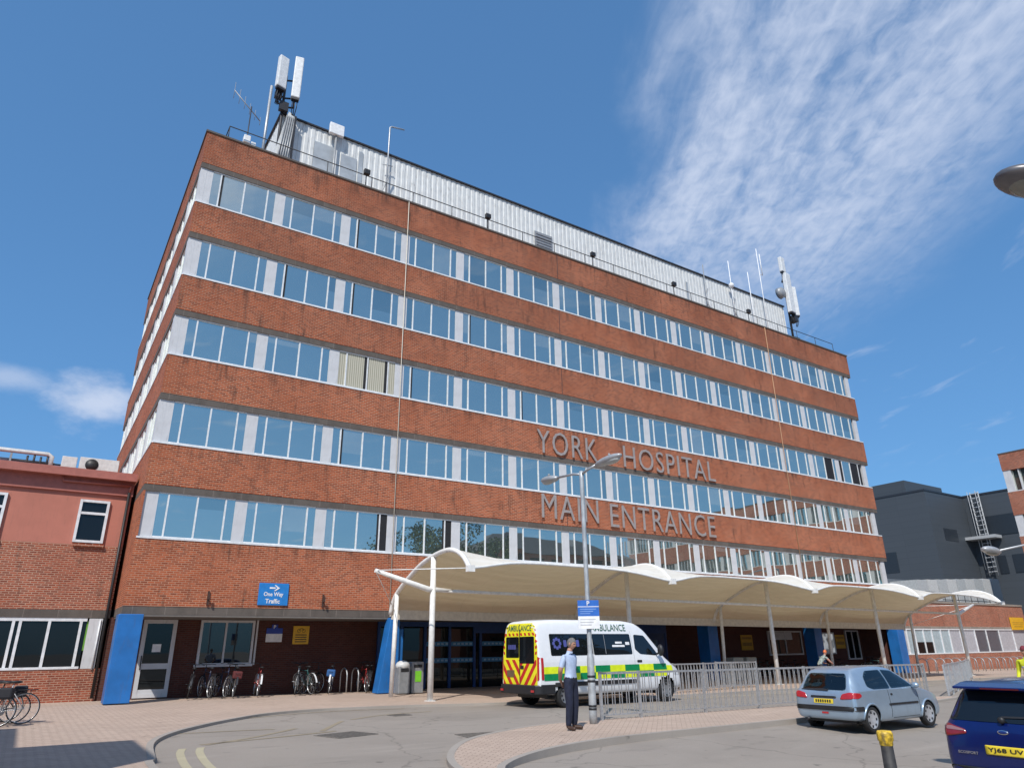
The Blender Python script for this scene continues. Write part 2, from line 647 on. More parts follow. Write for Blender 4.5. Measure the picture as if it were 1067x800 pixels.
gx = axis([-3000, -800, -200, -80, -45, -30, 100, 120, 200, 500, 1200, 4000], -20, 80, 1.0)
gy = axis([-3000, -800, -200, -90, -60, 60, 120, 300, 900, 4000], -40, 40, 1.0)
g = MB()
g.add([(x, y, road_z(x, y)) for y in gy for x in gx],
      [(j * len(gx) + i, j * len(gx) + i + 1, (j + 1) * len(gx) + i + 1, (j + 1) * len(gx) + i) for j in range(len(gy) - 1) for i in range(len(gx) - 1)], 0, True)
struct(g.build('ground', M_ASPH, fix=False))


def smooth_path(pts, n=6):
    out = []
    P = [Vector((*p, 0)) for p in pts]
    for i in range(len(P) - 1):
        a, b, c, d = P[max(i - 1, 0)], P[i], P[i + 1], P[min(i + 2, len(P) - 1)]
        for k in range(n):
            t = k / n
            q = .5 * ((2 * b) + (c - a) * t + (2 * a - 5 * b + 4 * c - d) * t * t + (3 * b - a - 3 * c + d) * t ** 3)
            out.append((q.x, q.y))
    out.append(tuple(pts[-1]))
    return out


def slab(name, poly, m, top=.03, skirt=.7):
    b = MB()
    n = len(poly)
    t = [(x, y, gz(x) + top) for x, y in poly]
    d = [(x, y, gz(x) + top - skirt) for x, y in poly]
    b.add(t, [tuple(range(n))], 0)
    b.add(t + d, [(i, (i + 1) % n, n + (i + 1) % n, n + i) for i in range(n)], 0)
    me = b.build(name, m)
    bm = bmesh.new()
    bm.from_mesh(me.data)
    bmesh.ops.triangulate(bm, faces=[f for f in bm.faces if len(f.verts) > 4])
    bm.to_mesh(me.data)
    bm.free()
    return struct(me)


def strip(name, path, off0, off1, m, zf, skirt=0, parts=None):
    b = MB()
    L = []
    for i, p in enumerate(path):
        a = Vector((*path[max(i - 1, 0)], 0))
        c = Vector((*path[min(i + 1, len(path) - 1)], 0))
        t = (c - a).normalized()
        nrm = Vector((-t.y, t.x, 0))
        q0 = Vector((*p, 0)) + nrm * off0
        q1 = Vector((*p, 0)) + nrm * off1
        L.append(((q0.x, q0.y, zf(q0.x, q0.y)), (q1.x, q1.y, zf(q1.x, q1.y))))
    for i in range(len(L) - 1):
        b.quad(L[i][0], L[i + 1][0], L[i + 1][1], L[i][1])
        if skirt:
            for k in (0, 1):
                p, q = L[i][k], L[i + 1][k]
                b.quad(p, q, (q[0], q[1], q[2] - skirt), (p[0], p[1], p[2] - skirt))
    return b.build(name, m)


kerb_l = smooth_path([(-1.3, -60), (-1.15, -30), (-1.0, -17), (-.85, -15.0), (-.57, -12.8), (-.05, -11.26), (.75, -9.9), (1.74, -8.6), (3.0, -7.35), (4.73, -6.75), (7.3, -7.0), (9.6, -7.7), (14, -8.25), (20, -8.4), (30, -8.0), (45, -7.8), (69, -7.8)], 5)
slab('pavement', kerb_l + [(69.9, 3), (-40, 3), (-40, -60)], M_BLOCK)
zp = lambda x, y: gz(x) + .034
struct(strip('kerb', kerb_l, -.02, .10, M_KERB, zp, .25))
isl_b = smooth_path([(2.1, -20.6), (2.56, -18.6), (3.26, -17.17), (4.32, -15.85), (5.61, -14.98), (6.91, -14.42), (8.3, -14.2), (12, -14.1), (16, -14.1), (20, -14.3), (23.4, -14.5), (24.3, -14.9)], 5)
isl_f = smooth_path([(24.3, -14.9), (23.5, -15.3), (20, -15.9), (16, -16.5), (12.4, -16.9), (8.3, -17.1), (6.16, -17.35), (4.43, -18.0), (3.18, -18.96), (2.7, -20.0), (2.1, -20.6)], 5)
slab('footway_island', isl_b + isl_f[1:-1], M_BLOCK)
struct(strip('kerb', isl_b, -.10, .02, M_KERB, zp, .25))
struct(strip('kerb', isl_f, -.10, .02, M_KERB, zp, .6))

zr4 = lambda x, y: road_z(x, y) + .005
yl = smooth_path([(-.52, -22), (-.62, -18.5), (-.60, -16.2), (-.42, -14.4), (-.25, -13.6)], 6)
struct(strip('yellow_line', [(x + .12, y) for x, y in yl], 0, .13, M_YLINE, zr4))
struct(strip('yellow_line', [(x + .43, y) for x, y in yl], 0, .13, M_YLINE, zr4))
for pth in ([(.15, -10.9), (1.2, -11.0), (2.1, -11.2)], [(.3, -13.3), (1.4, -12.5), (2.6, -11.3)], [(.2, -13.2), (1.8, -12.8), (3.1, -12.4)],
            [(2.9, -12.2), (3.6, -11.0), (4.1, -10.2)], [(4.4, -10.0), (5.6, -9.2), (7.2, -8.9)], [(2.3, -8.0), (4.5, -7.15), (7.0, -7.5)]):
    struct(strip('faded_road_line', smooth_path(pth, 6), 0, .12, M_FLINE, zr4))
for pth in ([(16.5, -9.4), (20, -9.55), (26, -9.5)], [(27.5, -9.8), (33, -9.8)], [(24.7, -15.4), (26.5, -15.2), (29, -14.6), (34, -14.0)]):
    struct(strip('yellow_line', smooth_path(pth, 6), 0, .14, M_YLINE, zr4))
M_IRON = mat('cast_iron', (.17, .15, .13), .85, .1, var=.3, vs=30, bump=.5, bs=40)
for k, (x, y, r, lb) in enumerate(((3.0, -13.2, .3, 'rusty square drain cover in the loop road nearest the double yellow lines'), (5.3, -14.95, -.1, 'rusty drain cover in the road beside the paved island tip'), (5.9, -9.5, .1, 'small drain cover in the road below the bicycles'))):
    b = MB()
    s_ = .42 if k < 2 else .22
    b.box(-s_ * 1.2, s_ * 1.2, -s_, s_, -.04, .012)
    for j in range(7):
        b.box(-s_ * 1.1, s_ * 1.1, -s_ * .9 + j * s_ * .28, -s_ * .82 + j * s_ * .28, .012, .02)
    o = b.build('drain_cover', M_IRON, loc=(x, y, road_z(x, y)))
    o.rotation_euler = (0, SL * -1, r)
    tag(o, lb, 'drain cover', 'iron covers in the loop road')

# ------------------------------------------------------------------ main hospital block
XA, XB, DEP = -.31, 48.8, 19.0
k_ = lambda v: (v - .45) * 3.2 + 1.6
ZT = [k_(v) for v in (2.195, 3.312, 4.445, 5.585, 6.703)]
ZB = [k_(v) for v in (1.656, 2.763, 3.892, 5.011, 6.133)]
ZTOP = k_(7.293)
LH = .25
B = thing('hospital_building', 'five-storey red brick hospital with white-piered window bands and metal entrance lettering', 'hospital', (0, 0, 0))
starts = [3.13] + [z + LH for z in ZT]
ends = ZB + [ZTOP]
for i in range(6):
    b = MB()
    b.box(XA, XB, 0, DEP, starts[i], ends[i])
    b.build('brick_band', M_BRICK, B)
    b = MB()
    zl = (2.85, 3.13) if i == 0 else (ZT[i - 1], ZT[i - 1] + LH)
    b.box(XA + .004, XB - .004, .012, DEP - .02, zl[0], zl[1])
    b.build('concrete_lintel', M_CONC, B)
b = MB()
b.box(XA - .05, XB + .05, -.05, .35, ZTOP, ZTOP + .09)
b.box(XA - .05, XA + .35, .35, DEP + .05, ZTOP, ZTOP + .09)
b.box(XB - .35, XB + .05, .35, DEP + .05, ZTOP, ZTOP + .09)
b.build('parapet_coping', M_PARA, B)
b = MB()
for i in range(5):
    b.box(XA + .45, XB - .45, .45, DEP - .4, ZB[i] + .002, ZT[i] - .002)
b.build('dark_interior', M_BLACK, B)
# window sills
b = MB()
for i in range(5):
    b.box(XA + .03, XB - .03, -.025, .18, ZB[i], ZB[i] + .065)
    if i:
        b.box(XA - .025, XA + .18, .03, DEP - .03, ZB[i] + .001, ZB[i] + .064)
b.build('window_sill', M_WHITE, B)

special = {(2, 2): 'curtain', (0, 2): 'darkright', (2, 14): 'dark', (2, 13): 'darkright2', (3, 2): 'gapleft', (4, 0): 'gapleft', (4, 2): 'gapleft', (3, 1): 'gapleft', (0, 3): 'darkright', (1, 2): 'gapleft', (2, 3): 'gapleft', (2, 5): 'gapleft', (4, 1): '', (3, 4): 'gapleft'}
pos_m = (.58, 1.6, 2.62)
for i in range(5):
    h = ZT[i] - ZB[i] - .065
    # a row's window frame, shared by its bays
    fb = MB()
    for xm in pos_m:
        fb.box(xm - .028, xm + .028, .012, .06, 0, h)
    fb.box(.24, 2.96, .005, .065, 0, .05)
    fb.box(.24, 2.96, .005, .065, h - .05, h)
    me = None
    for bay in range(15):
        x0 = bay * 3.2
        if me is None:
            o = fb.build('window', M_WHITE, B, (x0, .05, ZB[i] + .065))
            me = o
        else:
            o = me.copy()
            COL.objects.link(o)
            o.parent = B
            o.location = (x0, .05, ZB[i] + .065)
        gb = MB()
        sp_ = special.get((i, bay), '')
        for q, (a, c) in enumerate(((.22, .58), (.58, 1.6), (1.6, 2.62), (2.62, 2.98))):
            ti = random.uniform(-.004, .004)
            tj = random.uniform(-.005, .005)
            mi = 0
            if sp_ == 'dark':
                mi = 1 if q in (0, 2, 3) else 0
            if sp_ == 'curtain':
                mi = 2 if q in (0, 1, 2, 3) else 0
            if sp_ == 'darkright' and q == 3:
                mi = 1
            if sp_ == 'darkright2' and q == 2:
                mi = 1
            if sp_ == 'gapleft0' and q == 0:
                mi = 1
            yy = .045
            if sp_ == 'gapleft' and q == 1:
                gb.quad((a, yy, 0), (a + .12, yy, 0), (a + .12, yy, h), (a, yy, h), 1)
                a += .12
            if sp_ == 'darkright' and q == 2:
                gb.quad((c - .12, yy, 0), (c, yy, 0), (c, yy, h), (c - .12, yy, h), 1)
                c -= .12
            if sp_ == 'curtain' and q in (1, 2):
                gb.quad((c - .16, yy, 0), (c, yy, 0), (c, yy, h), (c - .16, yy, h), 1)
                c -= .16
            zs_ = [0, h]
            mis = [mi]
            if mi == 0 and random.random() < .30:
                zs_ = [0, h * random.choice((.0, .35, .55, .7, .8)), h]
                mis = [0, 3 + random.randrange(2)]
            for zq, mq in enumerate(mis):
                f0, f1 = zs_[zq] / h, zs_[zq + 1] / h
                if f1 - f0 < .01:
                    continue
                gb.quad((a, yy + ti + tj * f0, zs_[zq]), (c, yy - ti + tj * f0, zs_[zq]), (c, yy - ti + tj * f1, zs_[zq + 1]), (a, yy + ti + tj * f1, zs_[zq + 1]), mq)
        gb.build('glass', [M_GLASS, M_BLACK, M_CURT, M_GLASSB, M_GLASSC], o, fix=False)
        if bay == 0:
            pm = MB()
            pm.box(-.23, .23, 0, .25, 0, h)
            pier0 = pm.build('white_pier', M_PIER, B, (0, .075, ZB[i] + .065))
        if bay:
            p_ = pier0.copy()
            COL.objects.link(p_)
            p_.parent = B
            p_.location = (x0, .075, ZB[i] + .065)
    p_ = pier0.copy()
    COL.objects.link(p_)
    p_.parent = B
    p_.location = (48.25, .075, ZB[i] + .065)
# left gable windows (rows 2 to 5)
nb = 6
bw = DEP / nb
for i in range(1, 5):
    h = ZT[i] - ZB[i] - .065
    fb = MB()
    for ym in (.58, bw / 2, bw - .58):
        fb.box(0, .07, ym - .035, ym + .035, 0, h)
    fb.box(.005, .065, .24, bw - .24, 0, .05)
    fb.box(.005, .065, .24, bw - .24, h - .05, h)
    pm = MB()
    pm.box(0, .25, -.23, .23, 0, h)
    o0 = p0 = None
    for q in range(nb):
        loc = (XA + .05, q * bw + .1, ZB[i] + .065)
        if o0 is None:
            o = o0 = fb.build('window', M_WHITE, B, loc)
        else:
            o = o0.copy()
            COL.objects.link(o)
            o.parent = B
            o.location = loc
        gb = MB()
        gb.quad((.045, .2, 0), (.045, bw - .2, 0), (.045, bw - .2, h), (.045, .2, h))
        gb.build('glass', M_GLASS, o, fix=False)
        loc = (XA + .02, q * bw + .1 + (.2 if q == 0 else 0), ZB[i] + .065)
        if p0 is None:
            p0 = pm.build('white_pier', M_PIER, B, loc)
        else:
            o = p0.copy()
            COL.objects.link(o)
            o.parent = B
            o.location = loc
b = MB()
b.box(XA, -.235, 0.002, DEP, ZB[0] + .001, ZT[0] - .001)
b.build('brick_return', M_BRICK, B)
# wall behind the arcade, ends and soffit
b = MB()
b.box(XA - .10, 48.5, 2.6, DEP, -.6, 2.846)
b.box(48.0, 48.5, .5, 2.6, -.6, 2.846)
b.build('arcade_wall', brick('shade_toned_arcade_brick', (.115, .040, .030), (.075, .026, .022), (.10, .065, .055), .4), B)  # the arcade's shade is put into this darker brick colour
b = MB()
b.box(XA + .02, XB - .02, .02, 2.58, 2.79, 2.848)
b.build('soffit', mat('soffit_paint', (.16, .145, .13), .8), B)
# blue clad columns
for k in range(6):
    x = .0 + 9.6 * k + (-.02 if k == 0 else .1)
    b = MB()
    z0 = gz(x) + .03
    if k == 1:
        b.prism([(x - .55, z0), (x + .3, z0), (x + .3, 2.84), (x - .1, 2.84)], -.35, .2)
        b.box(x + .32, x + .55, -.2, .15, z0, 2.4)
    elif k == 5:
        x = 48.1
        b.prism([(x - .45, -.35), (x + .45, -.35), (x + .45, .4), (x - .45, .4)], z0, 2.8, plane='xy')
    else:
        b.box(x - .4, x + .37, -.42, .38, z0, 2.845)
    b.build('blue_column', M_BLUE, B, bevel=.02)
# conductor pipes on the front, movement joints
b = MB()
b.tube([(9.63, -.045, 3.0), (9.63, -.045, ZTOP)], .02, 6)
b.build('downpipe', mat('cream_pipe', (.62, .56, .46), .5), B)
b = MB()
b.tube([(38.42, -.045, 5.0), (38.42, -.045, ZTOP)], .024, 6)
b.build('downpipe', mat('buff_pipe', (.50, .30, .17), .6), B)
b = MB()
for i in range(1, 6):
    b.box(19.3, 19.33, -.004, .02, starts[i], ends[i])
b.build('movement_joint', M_DKMET, B)

# lettering
def fac_pl(x0, z0, y=-.04):
    return lambda x, yy, z: (x0 + x, y - z, z0 + yy)


LET = [('YORK', 17.45, 21.5, 11.08, 12.34), ('HOSPITAL', 23.45, 31.0, 11.05, 12.30), ('MAIN', 17.65, 21.35, 7.72, 8.94), ('ENTRANCE', 22.2, 30.45, 7.60, 8.86)]
for wd, a, c, z0, z1 in LET:
    b = MB()
    add_text(b, wd, fac_pl(a, z0, -.06), w=c - a, h=z1 - z0, depth=.05, bold=-.008, space=1.12)
    b.build('sign_lettering', M_LETTER, B)

# ground-floor door, window, entrance
def frame_rect(b, x0, x1, z0, z1, y, w=.07, d=.08, mi=0, bars=()):
    b.box(x0, x0 + w, y - d, y, z0, z1, mi)
    b.box(x1 - w, x1, y - d, y, z0, z1, mi)
    b.box(x0 + w, x1 - w, y - d + .003, y, z1 - w, z1, mi)
    b.box(x0 + w, x1 - w, y - d + .003, y, z0, z0 + w, mi)
    for q in bars:
        b.box(q - w * .4, q + w * .4, y - d + .006, y, z0 + w, z1 - w, mi)


YW = 2.6
b = MB()
frame_rect(b, .74, 1.92, .04, 2.78, YW - .004, .14)
b.box(.88, 1.78, YW - .07, YW - .004, 1.02, 1.22)
b.box(.88, 1.78, YW - .07, YW - .004, .18, .32)
d_ = b.build('door', M_PIER, B)
b = MB()
b.quad((.88, YW - .03, .18), (1.78, YW - .03, .18), (1.78, YW - .03, 2.64), (.88, YW - .03, 2.64))
b.build('pane', M_DGLASS, d_)
b = MB()
b.box(1.16, 1.46, YW - .045, YW - .035, 1.62, 1.9)
b.build('notice', M_SIGNW, d_)
b = MB()
b.tube([(.84, YW - .12, 1.0), (.84, YW - .12, 1.5)], .02, 6)
b.build('handle', M_DKMET, d_)
b = MB()
frame_rect(b, 2.78, 4.86, 1.1, 2.78, YW - .004, .09, .09, 0, (3.75,))
b.box(4.92, 4.99, YW - .1, YW, 1.1, 2.79)
b.box(2.7, 4.9, YW - .14, YW - .1, 1.05, 1.14)
w_ = b.build('ground_floor_window', M_PIER, B)
b = MB()
b.quad((2.8, YW - .03, 1.12), (4.84, YW - .03, 1.12), (4.84, YW - .03, 2.76), (2.8, YW - .03, 2.76))
b.build('pane', glass_mat('shop_glass', (.75, .8, .8), .05, (.012, .014, .014)), w_)
# entrance screen
b = MB()
M_BLUEF = mat('blue_frame_paint', (.012, .06, .22), .4)
for x in (10.3, 11.4, 12.6, 13.9, 15.25, 15.6, 17.2, 18.9, 20.6, 22.3, 24.0, 25.3, 28.1):
    b.box(x - .06, x + .06, YW - .16, YW - .05, gz(x), 2.78)
b.box(10.3, 28.1, YW - .163, YW - .05, 2.58, 2.79)
b.box(15.25, 28.1, YW - .166, YW - .05, 2.3, 2.6)
e_ = b.build('entrance_screen', M_BLUEF, B)
b = MB()
b.quad((10.3, YW - .08, -.2), (28.1, YW - .08, -.2), (28.1, YW - .08, 2.79), (10.3, YW - .08, 2.79))
b.build('pane', M_DGLASS, e_, fix=False)
b = MB()
for x0, x1 in ((12.66, 13.84), (13.96, 15.19), (15.66, 17.14), (17.3, 18.8), (19, 20.5)):
    for z in (1.0, 1.72):
        b.box(x0, x1, YW - .1, YW - .083, z, z + .2)
        for q in range(5):
            xx = x0 + .15 + q * .22
            b.box(xx, xx + .13, YW - .106, YW - .099, z + .06, z + .14, 1)
b.build('glass_banding', [mat('band_blue', (.06, .24, .42), .4), mat('band_pale', (.35, .5, .62), .4)], e_)
b = MB()
b.box(25.36, 28.04, YW - .13, YW - .084, .02, 2.3)
b.box(26.3, 27.4, YW - .145, YW - .129, 1.25, 1.95, 1)
b.box(26.2, 27.5, YW - .147, YW - .129, 1.5, 1.53, 2)
b.build('mural_panel', [mat('mural_navy', (.015, .05, .14), .4), mat('mural_mist', (.10, .16, .22), .6, var=.6, vs=4), mat('mural_red', (.35, .05, .04), .5)], e_)
# arcade windows further along
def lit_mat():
    m, nt, b = nt_new('daylight_glow_pane')
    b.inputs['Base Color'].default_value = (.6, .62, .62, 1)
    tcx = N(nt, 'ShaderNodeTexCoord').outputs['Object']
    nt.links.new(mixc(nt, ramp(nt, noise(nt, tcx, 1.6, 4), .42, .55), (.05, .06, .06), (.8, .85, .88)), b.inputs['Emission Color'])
    b.inputs['Emission Strength'].default_value = .3  # pane glows by itself in place of daylight from behind
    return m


for x0, x1, z0, z1, pm_, nm in ((37.4, 40.9, .95, 2.45, M_DGLASS, 'arcade_window'), (46.0, 47.6, .55, 2.5, M_DGLASS, 'arcade_window'), (43.0, 44.6, .95, 2.35, lit_mat(), 'arcade_window')):
    b = MB()
    frame_rect(b, x0, x1, z0, z1, YW - .004, .09, .09, 0, ((x0 + x1) / 2,) if pm_ is M_DGLASS else ())
    f_ = b.build(nm, M_PIER, B)
    b = MB()
    b.quad((x0, YW - .04, z0), (x1, YW - .04, z0), (x1, YW - .04, z1), (x0, YW - .04, z1))
    b.build('pane', pm_, f_)
    if x0 < 38:
        b = MB()
        b.box(x0 + .2, x1 - 1.0, YW - .06, YW - .045, z1 - .55, z1 - .1)
        b.build('blind', M_PIER, f_)

# roof plant room, corrugated
b = MB()
PX0, PX1, PY, PZ = 3.25, 45.1, 2.5, 28.1
def corr(a0, a1, fixed, along, z0, z1):
    n = int((a1 - a0) / .33)
    st = (a1 - a0) / n
    pr = []
    for k in range(n):
        s0 = a0 + k * st
        pr += [(s0, 0), (s0 + st * .52, 0), (s0 + st * .62, .022), (s0 + st * .9, .022)]
    pr.append((a1, 0))
    for (s0, d0), (s1, d1) in zip(pr[:-1], pr[1:]):
        if along == 'x':
            b.quad((s0, fixed + d0, z0), (s1, fixed + d1, z0), (s1, fixed + d1, z1), (s0, fixed + d0, z1))
        else:
            b.quad((fixed + d0, s0, z0), (fixed + d1, s1, z0), (fixed + d1, s1, z1), (fixed + d0, s0, z1))


corr(PX0, PX1, PY, 'x', ZTOP - .1, PZ)
corr(PY, 14, PX0, 'y', ZTOP - .1, PZ)
b.quad((PX1, PY, ZTOP), (PX1, 14, ZTOP), (PX1, 14, PZ), (PX1, PY, PZ))
b.quad((PX0, 14, ZTOP), (PX1, 14, ZTOP), (PX1, 14, PZ), (PX0, 14, PZ))
M_CORR = mat('white_corrugated_cladding', (.66, .67, .655), .6, .05, var=.08, vs=2, dirt=.4)
pr_ = b.build('roof_plant_room', M_CORR, B, fix=False)
b = MB()
b.box(PX0 - .1, PX1 + .06, PY - .1, 14.1, PZ - .02, PZ + .07)
b.build('roof_edge', M_DKMET, pr_)
b = MB()
b.box(19.5, 20.9, PY - .06, PY - .01, 24.9, 26.6)
for k in range(8):
    b.box(19.6, 20.8, PY - .1, PY - .055, 25.0 + k * .2, 25.1 + k * .2)
b.build('louvre', M_GREYP, pr_)
for x, w, z0, z1 in ((5.1, 1.1, 24.2, 27.2), (7.6, .25, 24.4, 27.6), (6.6, .9, 25.1, 27.0), (33.3, .2, 24, 27)):
    MB().box(x, x + w, PY - .035, PY - .01, z0, z1).build('repair_patch', mat('dull_sheet_patch', (.42, .45, .47), .55, .3, var=.2, vs=1.2), pr_)

# roof railing
t = thing('roof_railing', 'thin dark safety rail along the hospital roof parapet', 'railing', (0, .25, ZTOP + .09))
b = MB()
b.tube([(.6, 0, .82), (47.5, 0, .82)], .025, 6)
b.build('top_rail', M_DKMET, t)
b = MB()
b.tube([(.6, 0, .0), (.6, 0, .84)], .022, 5)
pst = b.build('post', M_DKMET, t)
for k in range(1, 21):
    c = pst.copy()
    COL.objects.link(c)
    c.parent = t
    c.location = (k * 2.345, 0, 0)
b = MB()
b.tube([(.6, 0, .82), (.6, 3.0, .82)], .022, 6)
b.build('return_rail', M_DKMET, t)
FL = [(7.3, 'floodlight on the roof rail, nearest the left antenna'), (14.6, 'floodlight on the roof rail left of the louvre'), (22.3, 'floodlight on the roof rail just right of the louvre'), (29.4, 'floodlight on the roof rail, second from the right end'), (37.1, 'floodlight on the roof rail below the whip aerials')]
fl0 = None
for x, lb in FL:
    lb = 'small black ' + lb
    if fl0 is None:
        fl0 = o = thing('floodlight', lb, 'floodlight', (x, .2, 24.55), 0, 'floodlights along the roof edge')
        b = MB()
        b.box(-.16, .16, -.14, .06, -.14, .14)
        b.build('lamp_housing', M_BLACKP, o, bevel=.02)
        b = MB()
        b.tube([(0, .03, -.9), (0, .03, -.1)], .025, 6)
        b.build('bracket', M_DKMET, o)
    else:
        o = copy_tree(fl0)
        o.location = (x, .2, 24.55)
        o['label'] = lb

# antennas
def panel(t, x, y, z0, z1, w, d, lean=0):
    b = MB()
    M = Matrix.Translation((x, y, z0)) @ Matrix.Rotation(lean, 4, 'Z')
    b.box(-w / 2, w / 2, -d / 2, d / 2, 0, z1 - z0, 0, M)
    o = b.build('antenna_panel', mat('antenna_grp', (.70, .71, .71), .5), t, bevel=.05)
    b = MB()
    b.box(-w * .42, w * .42, -d * .4, d * .4, -.12, -.002, 0, M)
    for q in (-.12, 0, .12):
        b.tube([M @ Vector((q, 0, -.1)), M @ Vector((q, .05, -.5)), M @ Vector((q * .5, .25, -.9))], .025, 5)
    b.build('cable_tail', M_DKMET, o)
    return o


t = thing('antenna_mast', 'twin white mobile phone antennas on a rooftop mast at the left end', 'antenna', (3.2, 2.2, ZTOP))
panel(t, -.33, -.35, 5.65, 7.7, .52, .3, .25)
panel(t, .48, -.35, 5.35, 8.1, .45, .3, -.2)
b = MB()
b.tube([(.0, .1, 0), (.0, .1, 7.0)], .07, 8)
b.tube([(-.35, -.1, 4.9), (-.35, -.1, 7.6)], .05, 8)
b.tube([(.5, -.1, 4.9), (.5, -.1, 7.6)], .05, 8)
for z in (5.0, 5.6, 6.8):
    b.tube([(-.4, -.05, z), (.0, .1, z - .1), (.55, -.05, z)], .05, 6)
b.box(-.2, .25, -.15, .1, 4.55, 5.1)
b.box(-.5, -.15, -.2, .05, 5.2, 5.6)
b.build('mast', M_DKMET, t)
b = MB()
b.prism([(-.45, 0), (.85, 0), (.65, 4.5), (.3, 4.6)], -.1, .25)
for q in range(5):
    b.tube([(-.1 + q * .13, -.13, .1), (.25 + q * .1, -.13, 4.3)], .045, 5, 1)
b.box(.62, .72, -.2, .05, .3, 4.4, 2)
b.build('cable_riser', [M_CORR, M_GREYP, M_DKMET], t)
b = MB()
b.tube([(-.75, -.3, 0), (-.75, -.3, 5.6)], .07, 8)
b.build('grey_pole', M_GALV, t)
t = thing('yagi_aerial', 'thin comb-like aerial on a pole at the left corner of the roof', 'aerial', (1.6, 1.6, ZTOP))
b = MB()
b.tube([(0, 0, 0), (0, 0, 3.6)], .03, 6)
b.build('pole', M_DKMET, t)
b = MB()
b.tube([(-.9, -.1, 4.1), (.5, .1, 3.0)], .025, 6)
for k in range(6):
    f = k / 5
    c = Vector((-.9, -.1, 4.1)).lerp(Vector((.5, .1, 3.0)), f)
    l = .5 - .25 * f
    b.tube([c + Vector((0, 0, -l)), c + Vector((0, 0, l))], .012, 4)
b.build('elements', M_GREYP, t)
t = thing('rooftop_camera', 'small white twin camera unit on the left roof corner', 'camera', (1.45, .6, ZTOP + .09))
b = MB()
b.tube([(0, 0, 0), (0, 0, .5)], .05, 8)
b.box(-.15, .15, -.15, .15, .45, .85)
b.box(.2, .42, -.12, .12, .3, .6)
b.box(0, .3, -.03, .03, .38, .45)
b.build('housing', M_SIGNW, t, bevel=.02)
t = thing('dish_mast', 'square white dish on a grey pole in front of the plant room', 'antenna', (6.15, 2.2, ZTOP))
b = MB()
b.tube([(0, 0, 0), (0, 0, 4.3)], .06, 8)
b.build('pole', M_GREYP, t)
b = MB()
b.box(-.42, .38, -.15, .05, 4.3, 5.0)
b.build('dish_panel', M_SIGNW, t, bevel=.03)
t = thing('cranked_aerial', 'tall thin white mast with a short cranked arm over the plant room', 'aerial', (9.2, 2.2, ZTOP))
b = MB()
b.tube([(0, 0, 0), (0, 0, 6.3), (.1, 0, 6.4), (.9, 0, 6.55)], .045, 6)
b.tube([(-.3, 0, 3.6), (.3, 0, 3.7)], .03, 5)
b.build('pole', M_GALV, t)
b = MB()
b.tube([(.15, -.05, .3), (-.25, -.05, 1.8), (.2, -.05, 3.2)], .04, 5)
b.build('cable', M_GREYP, t)
for x, hh, lb, q in ((35.0, 5.3, 'short dark stub aerial left of the white whip aerials', 0), (38.1, 6.6, 'thin mast with a white ball near its tip', 1), (40.4, 6.3, 'plain thin white whip aerial right of the ball-topped mast', 2), (42.0, 9.0, 'tallest forked white whip aerial near the right antenna', 3)):
    t = thing('whip_aerial', lb, 'aerial', (x, 2.1, ZTOP), 0, 'whip aerials on the right of the roof')
    b = MB()
    b.tube([(0, 0, 0), (0, 0, hh)], .035, 5)
    if q == 3:
        b.tube([(.35, 0, 6.6), (.35, 0, 8.6)], .04, 5)
        b.tube([(0, 0, 6.6), (.35, 0, 6.6)], .03, 5)
    b.build('rod', M_GREYP if q == 0 else M_SIGNW, t)
    if q in (0, 1):
        b = MB()
        b.tube([(0, -.1, .2), (.3, -.1, 1.4), (-.25, -.1, 2.2), (.1, -.1, 3.2)], .05, 5)
        if q == 1:
            b.ell((0, -.02, 4.4), (.22, .22, .22), 10, 1)
        b.build('bracket', [M_GREYP, M_SIGNW], t)
t = thing('sector_antenna', 'tall white sector antennas on a mast at the right end of the plant room', 'antenna', (45.5, 2.2, ZTOP))
panel(t, -.1, -.25, 3.9, 7.6, .75, .35, .1)
panel(t, .75, -.1, 3.9, 6.6, .45, .3, -.4)
panel(t, -.35, -.2, 7.7, 9.1, .6, .3, .1)
b = MB()
b.tube([(0, .1, 0), (0, .1, 9.0)], .09, 8)
b.lathe([(.0, -.3), (.45, -.25), (.5, .1), (.0, .12)], (-.95, 0, 5.6), 'y', 16, 1)
b.box(-.8, 0, .0, .15, 5.5, 5.7)
b.box(-.3, .4, -.25, .2, 1.2, 1.7)
b.box(.1, .5, -.3, .2, 3.2, 3.8)
b.build('mast', [M_DKMET, M_GREYP], t)

# ------------------------------------------------------------------ signs on the building
t = thing('direction_sign', 'blue one way traffic sign with white arrow on the brick above the bicycles', 'sign', (4.77, -.06, 3.65))
b = MB()
b.box(-.57, .57, 0, .04, -.41, .41)
b.build('sign_plate', M_SIGNB, t, bevel=.01)
b = MB()
pl = lambda x0, z0: (lambda x, y, z: (x0 + x, -.006 - z, z0 + y))
add_text(b, 'One Way', pl(-.37, -.12), w=.74, h=.2, depth=.004, bold=.02)
add_text(b, 'Traffic', pl(-.29, -.34), w=.55, h=.17, depth=.004, bold=.02)
b.prism([(-.17, .20), (.05, .20), (.05, .26), (-.17, .26)], -.012, -.004)
b.prism([(.0, .12), (.05, .12), (.22, .23), (.05, .34), (.0, .34), (.12, .23)], -.014, -.004)
b.build('sign_lettering', M_SIGNW, t)
for x, lb in ((2.42, 'left'), (6.75, 'right')):
    t = thing('wall_bracket', 'small rusty iron bracket on the brick ' + ('left of the one way sign' if lb == 'left' else 'right of the one way sign'), 'bracket', (x, -.04, 3.2))
    b = MB()
    b.box(-.03, .03, -.03, .04, 0, .5)
    b.box(-.03, .03, -.2, -.03, .2, .25)
    b.box(-.025, .025, -.2, -.15, .25, .38)
    b.build('iron_strap', mat('rusty_iron', (.06, .03, .022), .8), t)
